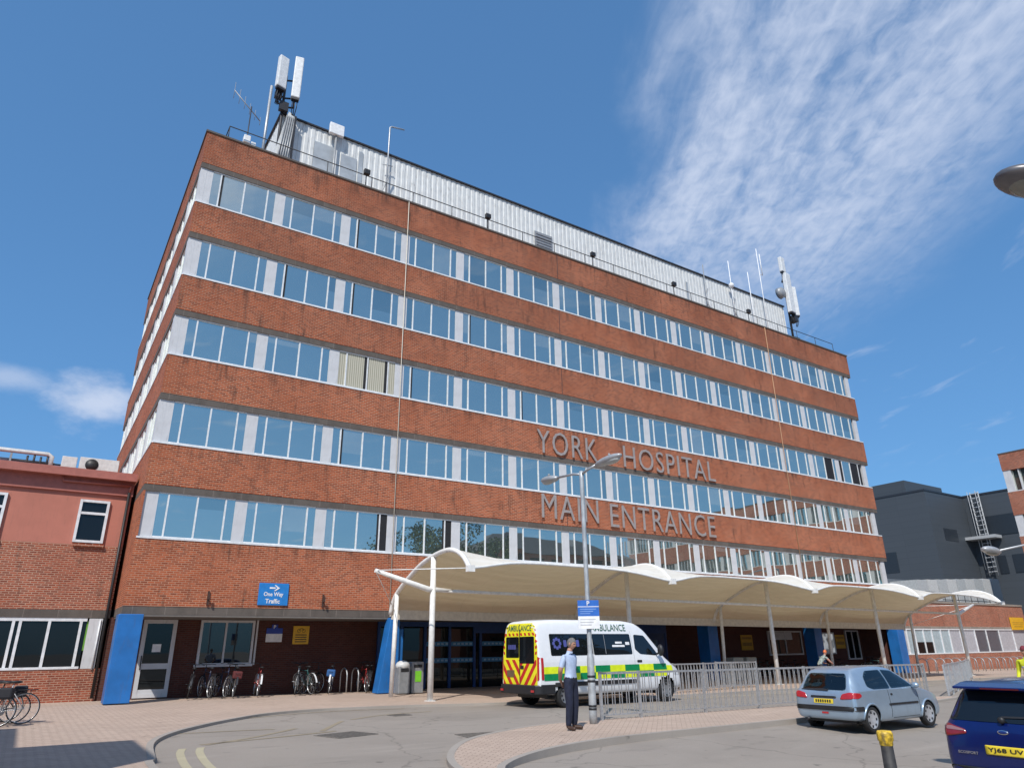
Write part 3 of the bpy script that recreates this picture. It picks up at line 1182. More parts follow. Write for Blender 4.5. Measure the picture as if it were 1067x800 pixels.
t = thing('parking_notice', 'blue and white parking notice on the dark arcade wall', 'sign', (5.68, YW - .04, 2.27))
b = MB()
b.box(-.33, .33, 0, .03, -.32, .0, 1)
b.box(-.33, .33, -.004, .03, .0, .22)
b.box(-.12, .12, -.003, .03, .22, .36)
add_text(b, 'P', lambda x, y, z: (x - .05, -.008 - z, y + .2), h=.14, depth=.003, bold=.02, mi=2)
b.build('sign_plate', [M_SIGNDB, M_SIGNW, M_SIGNW], t)
t = thing('cycle_notice', 'yellow cycle notice on the dark arcade wall', 'sign', (6.8, YW - .04, 2.22))
b = MB()
b.box(-.34, .34, 0, .03, -.36, .36)
for k in range(4):
    b.box(-.24, .24, -.005, .0, -.28 + k * .09, -.245 + k * .09, 1)
for xx in (-.1, .1):
    b.lathe([(.06, -.006), (.075, -.006), (.075, 0)], (xx, 0, .17), 'y', 14, 1)
b.tube([(-.1, -.006, .17), (-.03, -.006, .26), (.06, -.006, .26), (.1, -.006, .17)], .008, 4, 1)
b.build('sign_plate', [M_SIGNY, M_BLACKP], t)
for x, lb in ((35.3, 'yellow notice board on the arcade wall, left of the blinded window'), (45.3, 'yellow notice board on the arcade wall by the bright window')):
    o = MB().box(-.55, .55, 0, .04, -.45, .45).box(-.45, .45, -.006, 0, .2, .32, 1).box(-.45, .45, -.006, 0, -.2, .0, 1).build('notice_board', [mat('ochre_board', (.5, .27, .02), .6), mat('ochre_print', (.25, .13, .02), .6)], loc=(x, YW - .05, 1.75))
    tag(o, lb, 'sign', 'yellow boards under the arcade')
b = MB().box(-1.2, 1.2, 0, .08, -.5, .5).box(-1, 1, -.007, 0, .05, .12, 1).box(-1, 1, -.007, 0, -.1, -.04, 1).box(-.8, .8, -.007, 0, -.28, -.2, 1)
tag(b.build('car_park_sign', [M_SIGNY, mat('sign_ochre', (.5, .28, .03), .5)], loc=(68.2, .38, 3.04)), 'large yellow sign on the low brick wing at the right', 'sign')

# ------------------------------------------------------------------ canopy
CX = [8.75 + 9.15 * k for k in range(5)]
PROF = [(-2.15, 2.98), (-2.42, 3.50), (-2.9, 3.84), (-3.7, 4.22), (-4.7, 4.60), (-5.6, 4.80), (-6.5, 4.90), (-7.2, 4.84), (-7.85, 4.56), (-8.3, 4.10)]


def prof(t):
    t = max(0, min(.9999, t)) * (len(PROF) - 1)
    i = int(t)
    f = t - i
    P = [PROF[max(i - 1, 0)], PROF[i], PROF[i + 1], PROF[min(i + 2, len(PROF) - 1)]]
    q = []
    for c in (0, 1):
        a, b_, c_, d = [p[c] for p in P]
        q.append(.5 * (2 * b_ + (c_ - a) * f + (2 * a - 5 * b_ + 4 * c_ - d) * f * f + (3 * b_ - a - 3 * c_ + d) * f ** 3))
    return q


K = thing('entrance_canopy', 'long white tensile fabric canopy on slanting white steel posts over the entrance', 'canopy', (8.75, -5.7, gz(8.75)))
kz = lambda x: gz(x) - gz(8.75)


def fab_mat():
    m, nt, b = nt_new('canopy_membrane')
    tcx = N(nt, 'ShaderNodeTexCoord').outputs['Object']
    f = noise(nt, scalev(nt, tcx, (.5, 2.5, 2.5)), 1.2, 5, .6)
    c = mixc(nt, ramp(nt, f, .35, .7), (.80, .765, .68), (.86, .84, .78))
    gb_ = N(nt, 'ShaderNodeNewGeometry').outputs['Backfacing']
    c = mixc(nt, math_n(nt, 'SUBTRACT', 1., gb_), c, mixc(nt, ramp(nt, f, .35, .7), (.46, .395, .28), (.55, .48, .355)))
    ox = N(nt, 'ShaderNodeSeparateXYZ')
    nt.links.new(tcx, ox.inputs[0])
    seam = math_n(nt, 'LESS_THAN', math_n(nt, 'FRACT', math_n(nt, 'DIVIDE', ox.outputs[0], 1.52)), .022)
    c = mixc(nt, math_n(nt, 'MULTIPLY', seam, .22), c, (.25, .20, .14))
    gr = noise(nt, scalev(nt, tcx, (.8, 1.6, 1.6)), 1.1, 6, .65)
    c = mixc(nt, math_n(nt, 'MULTIPLY', ramp(nt, gr, .5, .75), .3), c, (.33, .28, .2))
    nt.links.new(c, b.inputs['Base Color'])
    b.inputs['Roughness'].default_value = .6
    out = [n for n in nt.nodes if n.type == 'OUTPUT_MATERIAL'][0]
    tr = N(nt, 'ShaderNodeBsdfTranslucent')
    tr.inputs['Color'].default_value = (.66, .53, .32, 1)
    mx = N(nt, 'ShaderNodeMixShader')
    mx.inputs[0].default_value = .24
    nt.links.new(b.outputs[0], mx.inputs[1])
    nt.links.new(tr.outputs[0], mx.inputs[2])
    nt.links.new(mx.outputs[0], out.inputs[0])
    bn = N(nt, 'ShaderNodeBump')
    bn.inputs['Strength'].default_value = .6
    bn.inputs['Distance'].default_value = .12
    nt.links.new(noise(nt, scalev(nt, tcx, (.25, 3.0, 3.0)), 1.5, 3, .5, .3), bn.inputs['Height'])
    nt.links.new(bn.outputs[0], b.inputs['Normal'])
    return m


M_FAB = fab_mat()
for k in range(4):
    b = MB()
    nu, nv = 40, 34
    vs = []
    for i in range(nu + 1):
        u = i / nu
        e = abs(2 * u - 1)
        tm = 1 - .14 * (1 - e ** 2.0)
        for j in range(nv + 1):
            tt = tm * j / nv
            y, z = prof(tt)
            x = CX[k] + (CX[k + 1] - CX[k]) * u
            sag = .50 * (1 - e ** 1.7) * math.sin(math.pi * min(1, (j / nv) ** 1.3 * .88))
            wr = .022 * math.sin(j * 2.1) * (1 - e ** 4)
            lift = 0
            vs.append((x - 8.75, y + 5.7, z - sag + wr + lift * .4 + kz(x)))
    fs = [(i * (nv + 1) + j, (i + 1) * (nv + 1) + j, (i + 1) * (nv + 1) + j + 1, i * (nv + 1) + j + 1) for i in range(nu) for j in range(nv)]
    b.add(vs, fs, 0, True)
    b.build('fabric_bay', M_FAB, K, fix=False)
    edge = [vs[i * (nv + 1) + nv] for i in range(nu + 1)]
    b = MB()
    b.tube(edge, .045, 6)
    b.build('edge_cable', M_STEELW, K)
for k in range(5):
    x = CX[k] - 8.75
    b = MB()
    pts = [(x, prof(q / 30)[0] + 5.7, prof(q / 30)[1] + kz(CX[k]) - .05) for q in range(31)]
    b.tube(pts, .085, 8)
    b.box(x - .12, x + .12, -8.42 + 5.7, -8.22 + 5.7, 3.98 + kz(CX[k]), 4.18 + kz(CX[k]))
    b.build('arch_rib', M_STEELW, K)
    b = MB()
    b.tube([(x, 0, .0 + kz(CX[k])), (x, 0, 4.72 + kz(CX[k]))], .1, 12)
    b.box(x - .14, x + .14, -.14, .14, .02 + kz(CX[k]), .05 + kz(CX[k]))
    b.build('front_post', M_STEELW, K)
    b = MB()
    b.tube([(x, 3.15, .0 + kz(CX[k])), (x, 3.0, 3.7 + kz(CX[k]))], .085, 12)
    b.build('back_post', M_STEELW, K)
b = MB()
b.tube([(.0, -.0, 3.58), (CX[4] - 8.75, 0, 3.58 + kz(CX[4]))], .06, 8)
b.build('tie_tube', M_STEELW, K)
b = MB()
b.box(.05, CX[4] - 8.7, 3.50, 3.58, 2.74, 3.10)
b.box(.9, CX[4] - 8.75, 3.58, 5.66, 2.95, 3.07)  # flat cover to the facade, added to keep sun off the arcade
o = b.build('gutter_beam_shade_cover', mat('cream_beam', (.62, .58, .50), .5), K)
for v in o.data.vertices:
    v.co.z += kz(8.75 + v.co.x)
for sgn, x in ((-1, 0), (1, CX[4] - 8.75)):
    z = 3.58 + kz(8.75 + x)
    tip = (x + sgn * 2.2, 0, z + .58)
    b = MB()
    b.tube([(x - sgn * .9, 0, z), (x + sgn * .2, 0, z + .03), tip], .075, 10, rs=[.05, .1, .07])
    o = b.build('outrigger', M_STEELW, K)
    b = MB()
    b.tube([tip, (x, -2.6, 4.1 + kz(8.75 + x))], .018, 5)
    b.tube([tip, (x, 2.2, 4.15 + kz(8.75 + x))], .018, 5)
    b.tube([tip, (x, 3.1, 3.0 + kz(8.75 + x))], .014, 5)
    b.build('stay_cable', M_STEELW, K)

# ------------------------------------------------------------------ left wing
Lw = thing('rendered_wing', 'two-storey wing with terracotta render above brick and a long window strip', 'building', (-.42, 2.6, 0))
M_REND = mat('terracotta_render', (.47, .175, .125), .85, var=.10, vs=.8, bump=.15, bs=80, dirt=.15)
M_RENDD = mat('terracotta_paint', (.38, .13, .10), .6, var=.1)
lx0 = -26
def Lbox(name, m, *bx, par=None, bevel=0):
    b = MB()
    for q in bx:
        b.box(*q)
    return b.build(name, m, par or Lw, bevel=bevel)


o = Lbox('brick_wall', M_BRICKW, (lx0, -.02, 0, 14, -.5, 1.09), (lx0, -.02, .002, 14, 3.1, 5.42))
Lbox('concrete_lintel', M_CONC, (lx0, -.01, -.02, 13, 2.82, 3.1))
Lbox('dark_interior', M_BLACK, (lx0, -.25, .3, 13, 1.09, 2.82))
Lbox('rendered_wall', M_REND, (lx0, -.02, .004, 13.9, 5.42, 7.36))
Lbox('fascia', M_RENDD, (lx0, -.0, -.1, 13.9, 7.36, 7.9))
Lbox('cornice', M_RENDD, (lx0, .02, -.42, 14, 7.9, 8.2))
fr = MB()
fr.box(lx0, -.72, -.03, .12, 1.09, 1.17)
fr.box(lx0, -.72, .0, .1, 2.70, 2.82)
x = -.72
xs_ = [-.9, -1.88, -2.75, -2.95, -3.95, -4.8, -5.0, -6.0, -7, -8, -9, -10]
for q in xs_:
    fr.box(q - .045, q + .045, .002, .1, 1.17, 2.70)
w_ = fr.build('window_strip', M_WHITE, Lw)
b = MB()
b.quad((lx0, .05, 1.17), (-.72, .05, 1.17), (-.72, .05, 2.7), (lx0, .05, 2.7))
b.build('pane', M_DGLASS, w_, fix=False)
b = MB().box(-.86, -.66, .06, .2, 1.7, 2.7)
b.build('green_blind', mat('lime_blind', (.12, .30, .03), .7), w_)
Lbox('white_end_panel', M_PIER, (-.66, -.22, -.01, .2, 1.09, 2.8))
for x0 in (-1.72, -5.0):
    b = MB()
    frame_rect(b, x0, x0 + 1.0, 5.5, 7.1, .0, .09, .1)
    b.box(x0 + .09, x0 + .91, -.09, 0, 6.55, 6.64)
    f_ = b.build('casement_window', M_WHITE, Lw)
    b = MB()
    b.quad((x0 + .05, -.02, 5.55), (x0 + .95, -.02, 5.55), (x0 + .95, -.02, 7.05), (x0 + .05, -.02, 7.05))
    b.build('pane', M_DGLASS, f_)
    b = MB().box(x0 + .05, x0 + 1.05, -.12, .0, 5.36, 5.46)
    b.build('sill', M_BRICKW, f_)
b = MB()
b.tube([(-.14, -.12, 7.5), (-.14, -.12, .1)], .05, 8)
b.build('drainpipe', M_BLACKP, Lw)
b = MB()
b.tube([(-.12, -.2, 7.75), (-2.4, -.2, 7.72), (-2.45, -.15, 7.9)], .045, 8)
b.tube([(-.12, -.2, 7.75), (-.14, -.12, 7.5)], .045, 8)
b.build('gutter_pipe', M_RENDD, Lw)
b = MB()
b.tube([(-.3, -.04, 1.05), (-.3, -.04, 2.75)], .03, 6)
b.build('conduit', M_WHITE, Lw)
Lbox('upper_setback', M_BRICKW, (lx0, -.02, 5.4, 14, 8.2, 9.35))
# rooftop services
t = thing('roof_duct', 'long pale ventilation duct on the low wing roof', 'duct', (-5.5, 8.6, 9.35))
b = MB()
b.tube([(-9, 0, .72), (1.9, 0, .70), (2.05, 0, .6), (2.05, 0, .0)], .10, 10)
b.build('duct_pipe', mat('pale_duct', (.62, .62, .60), .5, .2), t)
b = MB()
for q in range(6):
    b.box(-8 + q * 1.7, -7.92 + q * 1.7, -.05, .05, 0, .6)
b.box(-9, 2.2, .3, .9, .1, .42)
b.build('support_frame', M_GREYP, t)
t = thing('condenser_unit', 'pale air conditioning unit with a dark round fan on the low wing roof', 'air conditioner', (-1.75, 8.5, 9.35))
b = MB().box(-.6, 1.0, 0, .6, .05, .75)
b.build('casing', mat('ac_casing', (.6, .6, .58), .5), t, bevel=.02)
b = MB().lathe([(0, -.02), (.27, -.02), (.27, .01)], (-.1, 0, .42), 'y', 24)
b.build('fan_grille', M_BLACKP, t)
t = thing('roof_cabinet', 'small pale square cabinet beside pipework on the low wing roof', 'cabinet', (-2.75, 8.5, 9.35))
b = MB().box(-.3, .3, 0, .4, .1, .7)
b.build('casing', MATS['ac_casing'], t, bevel=.02)
b = MB()
for q in range(4):
    b.tube([(-1.6 + q * .25, .1, 0), (-1.6 + q * .25, .1, .55 + .15 * (q % 2))], .05, 6)
b.tube([(-2.3, .1, .3), (-.3, .1, .28)], .04, 6)
b.build('pipework', M_DKMET, t)

# brick block off to the left that shades the pavement
t = thing('brick_annexe', 'tall plain brick annexe beside the camera at the left', 'building', (-6.2, -20.5, 0))
b = MB()
b.box(-14, 0, 0, 3.0, -.5, 8.05)
b.box(-14, -1.85, 3.0, 7.2, -.5, 8.04)
b.build('brick_wall', M_BRICKW, t)
b = MB()
b.box(-14, .05, -.05, 3.05, 8.05, 8.13)
b.box(-14, -1.8, 3.05, 7.2, 8.055, 8.12)
b.build('coping', M_PARA, t)
b = MB()
for q in range(3):
    for z in (1, 4.4):
        b.box(-2.6 - q * 3.2, -1.2 - q * 3.2, -.06, -.004, z, z + 1.5)
b.build('window', [M_DGLASS], t)

# ------------------------------------------------------------------ right-hand buildings
Rw = thing('low_brick_wing', 'single-storey brick wing with a grey-panelled window strip at the right', 'building', (48.8, .5, 0))
b = MB()
b.box(.0, 21.2, 0, 9, -1, .8)
b.box(.0, 21.2, .003, 9, 2.75, 4.45)
b.build('brick_wall', M_BRICKW, Rw)
b = MB().box(0, 21.2, -.01, 9, 2.6, 2.75).box(0, 21.2, -.06, 9, 4.45, 4.6)
b.build('concrete_band', M_CONC2, Rw)
fr = MB()
gb = MB()
xx = .4
fr.box(0, 21.2, -.02, .14, .8, .88)
fr.box(0, 21.2, .002, .14, 2.5, 2.6)
segs = [(.4, 1.6, 'p'), (1.7, 2.7, 'g'), (2.8, 3.9, 'd'), (4.0, 5.1, 'd'), (5.2, 6.4, 'g'), (6.5, 7.7, 'g'), (7.8, 9.4, 'p'), (9.5, 11.7, 'p'), (11.8, 13.6, 'v'), (13.7, 15.8, 'v'), (15.9, 18.3, 'p'), (18.4, 21.1, 'p')]
for a, c, kk in segs:
    fr.box(c, c + .1, .0, .14, .88, 2.5)
    if kk == 'd':
        gb.quad((a, .06, .88), (c, .06, .88), (c, .06, 1.65), (a, .06, 1.65), 1)
        gb.quad((a, .06, 1.65), (c, .06, 1.65), (c, .06, 2.5), (a, .06, 2.5), 0)
    else:
        mi = {'p': 2, 'g': 0, 'v': 3}[kk]
        gb.quad((a, .06, .88), (c, .06, .88), (c, .06, 2.5), (a, .06, 2.5), mi)
w_ = fr.build('window_strip', M_WHITE, Rw)
gb.build('pane', [mat('pale_glass_film', (.38, .47, .50), .25), M_DGLASS, mat('grey_infill_panel', (.42, .42, .45), .6), mat('grey_blind_glass', (.10, .11, .13), .3)], w_, fix=False)

Rt = thing('brick_tower_wing', 'brick wing with banded windows cut off by the right edge', 'building', (70, -.8, 0))
zz = [(-1, 3.3, 'b'), (3.3, 5.2, 'w'), (5.2, 7.0, 'b'), (7.0, 8.7, 'w'), (8.7, 10.4, 'b'), (10.4, 12.3, 'w'), (12.3, 14.4, 'b'), (14.4, 16.4, 'w'), (16.4, 17.95, 'b')]
for z0, z1, kk in zz:
    if kk == 'b':
        MB().box(0, 16, -50, 0, z0, z1).build('brick_band', M_BRICKW, Rt)
    else:
        MB().box(.3, 16, -50, -.3, z0, z1).build('window_glass', M_GLASS, Rt)
        b = MB()
        for q in range(0, 17):
            y = -.35 - q * 3.1
            b.box(.05, .35, y - .3, y + .33, z0, z1)
            for w in (-.9, -1.55, -2.2):
                b.box(.1, .3, y + w - .05, y + w + .05, z0, z1)
        b.box(.0, .2, -50, -.01, z0, z0 + .08)
        b.build('white_pier_row', M_PIER, Rt)
MB().box(-.04, 16, -50, .04, 17.95, 18.05).build('coping', M_PARA, Rt)

Ob = thing('facing_brick_block', 'brick block with a dark hipped roof across the road, mirrored in the lowest windows', 'building', (44, -50, 0))
MB().box(0, 25.5, -12, 0, -1, 13.6).build('brick_wall', M_BRICKW, Ob)
b = MB()
b.add([(-.5, -12.5, 13.6), (26, -12.5, 13.6), (26, .5, 13.6), (-.5, .5, 13.6), (6, -6, 16.8), (19.5, -6, 16.8)], [(0, 1, 5, 4), (1, 2, 5), (2, 3, 4, 5), (3, 0, 4), (3, 2, 1, 0)])
b.build('hipped_roof', mat('slate_roof', (.06, .06, .07), .8, var=.3, vs=3), Ob)
for z in (1.2, 4.6, 8.0, 11.2):
    b = MB()
    for q in range(7):
        b.box(1.2 + q * 3.5, 3.2 + q * 3.5, .0, .05, z, z + 1.8)
    b.build('window_row', M_DGLASS, Ob)
Gb = thing('dark_clad_building', 'dark blue-grey metal clad building behind the low wing', 'building', (119.1, 30, 0))
def clad():
    m, nt, b = nt_new('slate_cladding')
    uv, pos, ps = wall_vec(nt)
    t = N(nt, 'ShaderNodeTexBrick')
    nt.links.new(uv, t.inputs['Vector'])
    t.offset = 0
    for k, v in (('Scale', 1.), ('Brick Width', 7.), ('Row Height', 1.0), ('Mortar Size', .03), ('Bias', 0.)):
        t.inputs[k].default_value = v
    t.inputs['Color1'].default_value = (.060, .069, .080, 1)
    t.inputs['Color2'].default_value = (.056, .065, .075, 1)
    t.inputs['Mortar'].default_value = (.048, .056, .066, 1)
    nt.links.new(t.outputs[0], b.inputs['Base Color'])
    b.inputs['Roughness'].default_value = .5
    return m


M_CLAD = clad()
MB().box(0, 13.2, 0, 60, 0, 25.6).build('clad_wall', M_CLAD, Gb)
MB().box(13.2, 60, -12, 60, 0, 25.7).build('clad_wall', M_CLAD, Gb)
MB().box(-.1, 13.15, -.1, 60, 25.6, 25.9).box(13.1, 60, -12.1, 60, 25.705, 26.0).build('roof_trim', mat('dark_trim', (.025, .03, .04), .5), Gb)
MB().box(3.0, 16, 4.5, 40, 25.9, 28.6).build('roof_box', M_CLAD, Gb)
for q in ((3.6, 8.0, -.05, -.003, 17.6, 19.6), (13.1, 13.197, -8.2, -2.6, 18.6, 21.9), (13.1, 13.197, -4.4, -3.1, 12.3, 15.2), (13.1, 13.197, -7.4, -5.4, 12.3, 15.2), (-.05, -.003, 6.8, 9.2, 12.8, 16.2)):
    MB().box(*q).build('dark_window', mat('dark_louvre', (.022, .028, .036), .35), Gb)
t = thing('access_ladder', 'white caged ladder climbing the dark clad building', 'ladder', (132.0, 27.7, 12.0))
b = MB()
for y in (-.65, .65):
    b.tube([(-.6, y, 0), (-.6, y, 14.2)], .10, 6)
    b.tube([(-1.6, y, 1), (-1.6, y, 14.2)], .05, 6)
for q in range(18):
    b.box(-.7, -.5, -.65, .65, .6 + q * .78, .74 + q * .78)
    b.box(-1.65, -.6, -.7, -.62, .6 + q * .78, .72 + q * .78)
b.box(-2.5, 0, -2.4, 2.4, 6.0, 6.5)
b.build('ladder_frame', mat('ladder_white', (.40, .41, .42), .5), t)
t = thing('roof_air_handling', 'row of grey ventilation cabinets with handrails on the low wing roof', 'ventilation plant', (56, 4.5, 4.6))
b = MB()
for q in range(9):
    b.box(6.2 + q * 1.75, 7.8 + q * 1.75, .5, 3, .3, 2.25 + .08 * q, q % 2)
b.box(2.5, 22, .6, 3.2, .0, .3, 1)
b.box(1.5, 6.1, .6, 2.6, .3, 1.35, 0)
b.box(2.2, 26, 4.2, 5.5, 1.5, 2.7, 2)
b.build('cabinets', [mat('plant_grey', (.42, .44, .45), .5), mat('plant_pale', (.52, .53, .53), .5), mat('plant_slate', (.16, .18, .20), .5)], t)
b = MB()
for z in (.55, 1.15):
    b.tube([(4.0, -.3, z), (17, -.3, z)], .035, 5)
for q in range(12):
    b.tube([(4.0 + q * 1.18, -.3, 0), (4.0 + q * 1.18, -.3, 1.15)], .03, 5)
b.build('handrail', M_DKMET, t)
b = MB()
for q in range(7):
    b.box(2.5 + q * .9, 3.1 + q * .9, -.6, .2, .03, .3 + .15 * ((q * 7) % 3), q % 2)
b.tube([(2.4, -.7, .3), (9.5, -.7, .35)], .06, 6, 0)
b.build('pipe_runs', [M_DKMET, MATS['plant_pale']], t)


# ------------------------------------------------------------------ vehicles
def pchip(xs, ys, x):
    n = len(xs)
    if x <= xs[0]:
        return ys[0]
    if x >= xs[-1]:
        return ys[-1]
    h = [xs[i + 1] - xs[i] for i in range(n - 1)]
    d = [(ys[i + 1] - ys[i]) / h[i] for i in range(n - 1)]
    m = [d[0]] + [0 if d[i - 1] * d[i] <= 0 else 2 * d[i - 1] * d[i] / (d[i - 1] + d[i]) for i in range(1, n - 1)] + [d[-1]]
    for i in range(n - 1):
        if x <= xs[i + 1]:
            t = (x - xs[i]) / h[i]
            return (ys[i] * (1 + 2 * t) * (1 - t) ** 2 + m[i] * h[i] * t * (1 - t) ** 2 + ys[i + 1] * t * t * (3 - 2 * t) - m[i + 1] * h[i] * t * t * (1 - t))


def inside(p, poly):
    x, y = p
    c = False
    n = len(poly)
    for i in range(n):
        (x1, y1), (x2, y2) = poly[i], poly[(i + 1) % n]
        if (y1 > y) != (y2 > y) and x < (x2 - x1) * (y - y1) / (y2 - y1) + x1:
            c = not c
    return c


def shrink(poly, f):
    n = len(poly)
    cx, cy = sum(p[0] for p in poly) / n, sum(p[1] for p in poly) / n
    out = []
    for x, y in poly:
        d = math.hypot(x - cx, y - cy)
        k = max(0, (d - f) / d)
        out.append((cx + (x - cx) * k, cy + (y - cy) * k))
    return out


def body_shell(st, wheels, wr, nu=120, nv=48, holes=()):
    """st rows: x, zb, zw, zr, wm, ww, wr"""
    xs = [r[0] for r in st]
    stations = sorted(set(list(np.linspace(xs[0], xs[-1], nu)) + list(np.linspace(xs[0], xs[0] + .25, 16)) + list(np.linspace(xs[-1] - .3, xs[-1], 14))))
    rings = []
    for x in stations:
        zb, zw, zr, wm, ww, wrr = [pchip(xs, [r[k] for r in st], x) for k in range(1, 7)]
        ctl = [(0, zb), (wm * .75, zb), (wm * .93, zb + .03 * 1), (wm, zb + (zw - zb) * .28), (wm, zb + (zw - zb) * .62), (ww + (wm - ww) * .25, zw - (zw - zb) * .06), (ww, zw),
               (ww + (wrr - ww) * .5, zw + (zr - zw) * .52), (wrr, zr - (zr - zw) * .11), (wrr * .86, zr - (zr - zw) * .02), (wrr * .45, zr), (0, zr + .012)]
        half = []
        P = [Vector((a, c)) for a, c in ctl]
        for i in range(len(P) - 1):
            a, b_, c_, d = P[max(i - 1, 0)], P[i], P[i + 1], P[min(i + 2, len(P) - 1)]
            # limit overshoot with shortened tangents
            L = (c_ - b_).length
            def tg(p, q):
                v = (q - p)
                l = v.length
                return v / l * min(l * .5, L * .9) if l > 1e-9 else v
            t0, t1 = tg(a, c_), tg(b_, d)
            for k in range(4):
                t = k / 4
                half.append(b_ * (1 + 2 * t) * (1 - t) ** 2 + t0 * t * (1 - t) ** 2 + c_ * t * t * (3 - 2 * t) - t1 * t * t * (1 - t))
        half.append(P[-1])
        ring = [(x, -p.x, p.y) for p in half] + [(x, p.x, p.y) for p in reversed(half[1:-1])]
        rings.append(ring)
    n = len(rings[0])
    vs = [v for r_ in rings for v in r_]
    fs = []
    for i in range(len(rings) - 1):
        for k in range(n):
            f = (i * n + k, i * n + (k + 1) % n, (i + 1) * n + (k + 1) % n, (i + 1) * n + k)
            c = [sum(vs[q][a] for q in f) / 4 for a in range(3)]
            if any(math.hypot(c[0] - wx, c[2] - wz) < wr for wx, wz in wheels) and abs(c[1]) > .35:
                continue
            cut = False
            for ax, pl in holes:
                if ax == 'side' and abs(c[1]) > .42 and inside((c[0], c[2]), pl):
                    cut = True
                if ax == 'rear' and c[0] < .05 and inside((c[1], c[2]), pl):
                    cut = True
                if ax == 'front' and c[0] > 1.2 and inside((c[1], c[2]), pl):
                    cut = True
            if cut:
                continue
            fs.append(f)
    fs.append(tuple(range(n)))
    fs.append(tuple(reversed(range((len(rings) - 1) * n, len(rings) * n))))
    return vs, fs


class Car:
    def __init__(s, st, wheels, wr, arch, holes=()):
        s.vs, s.fs = body_shell(st, wheels, arch, 170 if holes else 120, holes=holes)
        full, ff = body_shell(st, [], 0)
        s.bvh = BVHTree.FromPolygons([Vector(v) for v in full], ff)

    def hit(s, a, b, axis):
        if axis == 'right':
            o, d = Vector((a, -3, b)), Vector((0, 1, 0))
        elif axis == 'left':
            o, d = Vector((a, 3, b)), Vector((0, -1, 0))
        elif axis == 'rear':
            o, d = Vector((-4, a, b)), Vector((1, 0, 0))
        elif axis == 'front':
            o, d = Vector((9, a, b)), Vector((-1, 0, 0))
        else:
            o, d = Vector((a, b, 5)), Vector((0, 0, -1))
        h = s.bvh.ray_cast(o, d)
        if h[0] is None:
            h = s.bvh.find_nearest(o + d * 2)
        return h[0], -d

    def patch(s, mb, out, axis, off=.006, mi=0, rings=6, sub=4, thick=0):
        """convex outline laid onto the body surface"""
        pts = []
        n0 = len(out)
        for i in range(n0):
            a, c = out[i], out[(i + 1) % n0]
            for k in range(sub):
                pts.append((a[0] + (c[0] - a[0]) * k / sub, a[1] + (c[1] - a[1]) * k / sub))
        n = len(pts)
        cx, cz = sum(p[0] for p in pts) / n, sum(p[1] for p in pts) / n
        vs = []
        for r_ in range(1, rings + 1):
            f = r_ / rings
            for p in pts:
                h, nn = s.hit(cx + (p[0] - cx) * f, cz + (p[1] - cz) * f, axis)
                vs.append(h + nn * off)
        h, nn = s.hit(cx, cz, axis)
        vs.append(h + nn * off)
        fs = []
        for r_ in range(rings - 1):
            for k in range(n):
                fs.append((r_ * n + k, r_ * n + (k + 1) % n, (r_ + 1) * n + (k + 1) % n, (r_ + 1) * n + k))
        for k in range(n):
            fs.append((len(vs) - 1, k, (k + 1) % n))
        if axis in ('left', 'rear'):
            pass
        mb.add(vs, fs, mi, True)
        if thick:
            o = len(mb.v) - len(vs)
            last = [(rings - 1) * n + k for k in range(n)]
            e = [tuple(Vector(vs[q]) - nn * thick) for q in last]
            mb.add([vs[q] for q in last] + e, [(k, (k + 1) % n, n + (k + 1) % n, n + k) for k in range(n)], mi)


def rrect(x0, x1, z0, z1, r, n=4):
    out = []
    for cx, cz, a0 in ((x1 - r, z1 - r, 0), (x0 + r, z1 - r, 90), (x0 + r, z0 + r, 180), (x1 - r, z0 + r, 270)):
        for k in range(n + 1):
            a = R(a0 + 90 * k / n)
            out.append((cx + r * math.cos(a), cz + r * math.sin(a)))
    return out


def round_poly(pts, r=.05):
    out = []
    n = len(pts)
    for i in range(n):
        p, a, c = Vector(pts[i]), Vector(pts[i - 1]), Vector(pts[(i + 1) % n])
        da, dc = (a - p), (c - p)
        ra, rc = min(r, da.length * .45), min(r, dc.length * .45)
        A, C_ = p + da.normalized() * ra, p + dc.normalized() * rc
        for k in range(4):
            t = k / 3
            out.append(tuple(A * (1 - t) ** 2 + p * 2 * t * (1 - t) + C_ * t * t))
    return out


def wheel(par, x, y, r, w, hub, side, spokes=7, hubcol=None):
    """side -1: outer face towards -y"""
    sg = side
    b = MB()
    c = (x, y, r)
    ho = sg * w / 2
    b.lathe([(0, ho * .55), (.05, ho * .6), (hub * .45, ho * .72), (hub * .92, ho * .66), (hub, ho * .9), (hub * 1.02, ho * .3)], c, 'y', 32)
    for k in range(spokes):
        a = 2 * math.pi * k / spokes
        M = Matrix.Translation(c) @ Matrix.Rotation(a, 4, 'Y')
        y0, y1 = sorted((ho * .76, ho * .70))
        b.box(hub * .62, hub * .86, y0, y1, -hub * .13, hub * .13, 1, M)
    o = b.build('wheel', [hubcol or mat('hubcap_silver', (.55, .56, .58), .35, .5), M_BLACKP], par)
    b = MB()
    b.lathe([(hub * .98, -w * .42), (r * .9, -w * .5), (r * .985, -w * .4), (r, 0), (r * .985, w * .4), (r * .9, w * .5), (hub * .98, w * .42), (hub * .9, 0)], c, 'y', 40)
    b.build('tyre', M_RUBBER, o)
    return o


def arch_liner(par, wheels, r, ys):
    for wx, wz in wheels:
        for y0, y1 in ys:
            b = MB()
            n = 22
            pts = [(wx + r * math.cos(math.pi * (k / (n - 1)) * 1.16 - .25), wz + r * math.sin(math.pi * (k / (n - 1)) * 1.16 - .25)) for k in range(n)]
            vs = [(a, y0, c) for a, c in pts] + [(a, y1, c) for a, c in pts]
            b.add(vs, [(k, k + 1, n + k + 1, n + k) for k in range(n - 1)], 0, True)
            b.add([(a, y1, c) for a, c in pts], [tuple(range(n))], 0)
            b.build('wheel_arch', M_BLACKP, par, fix=False)


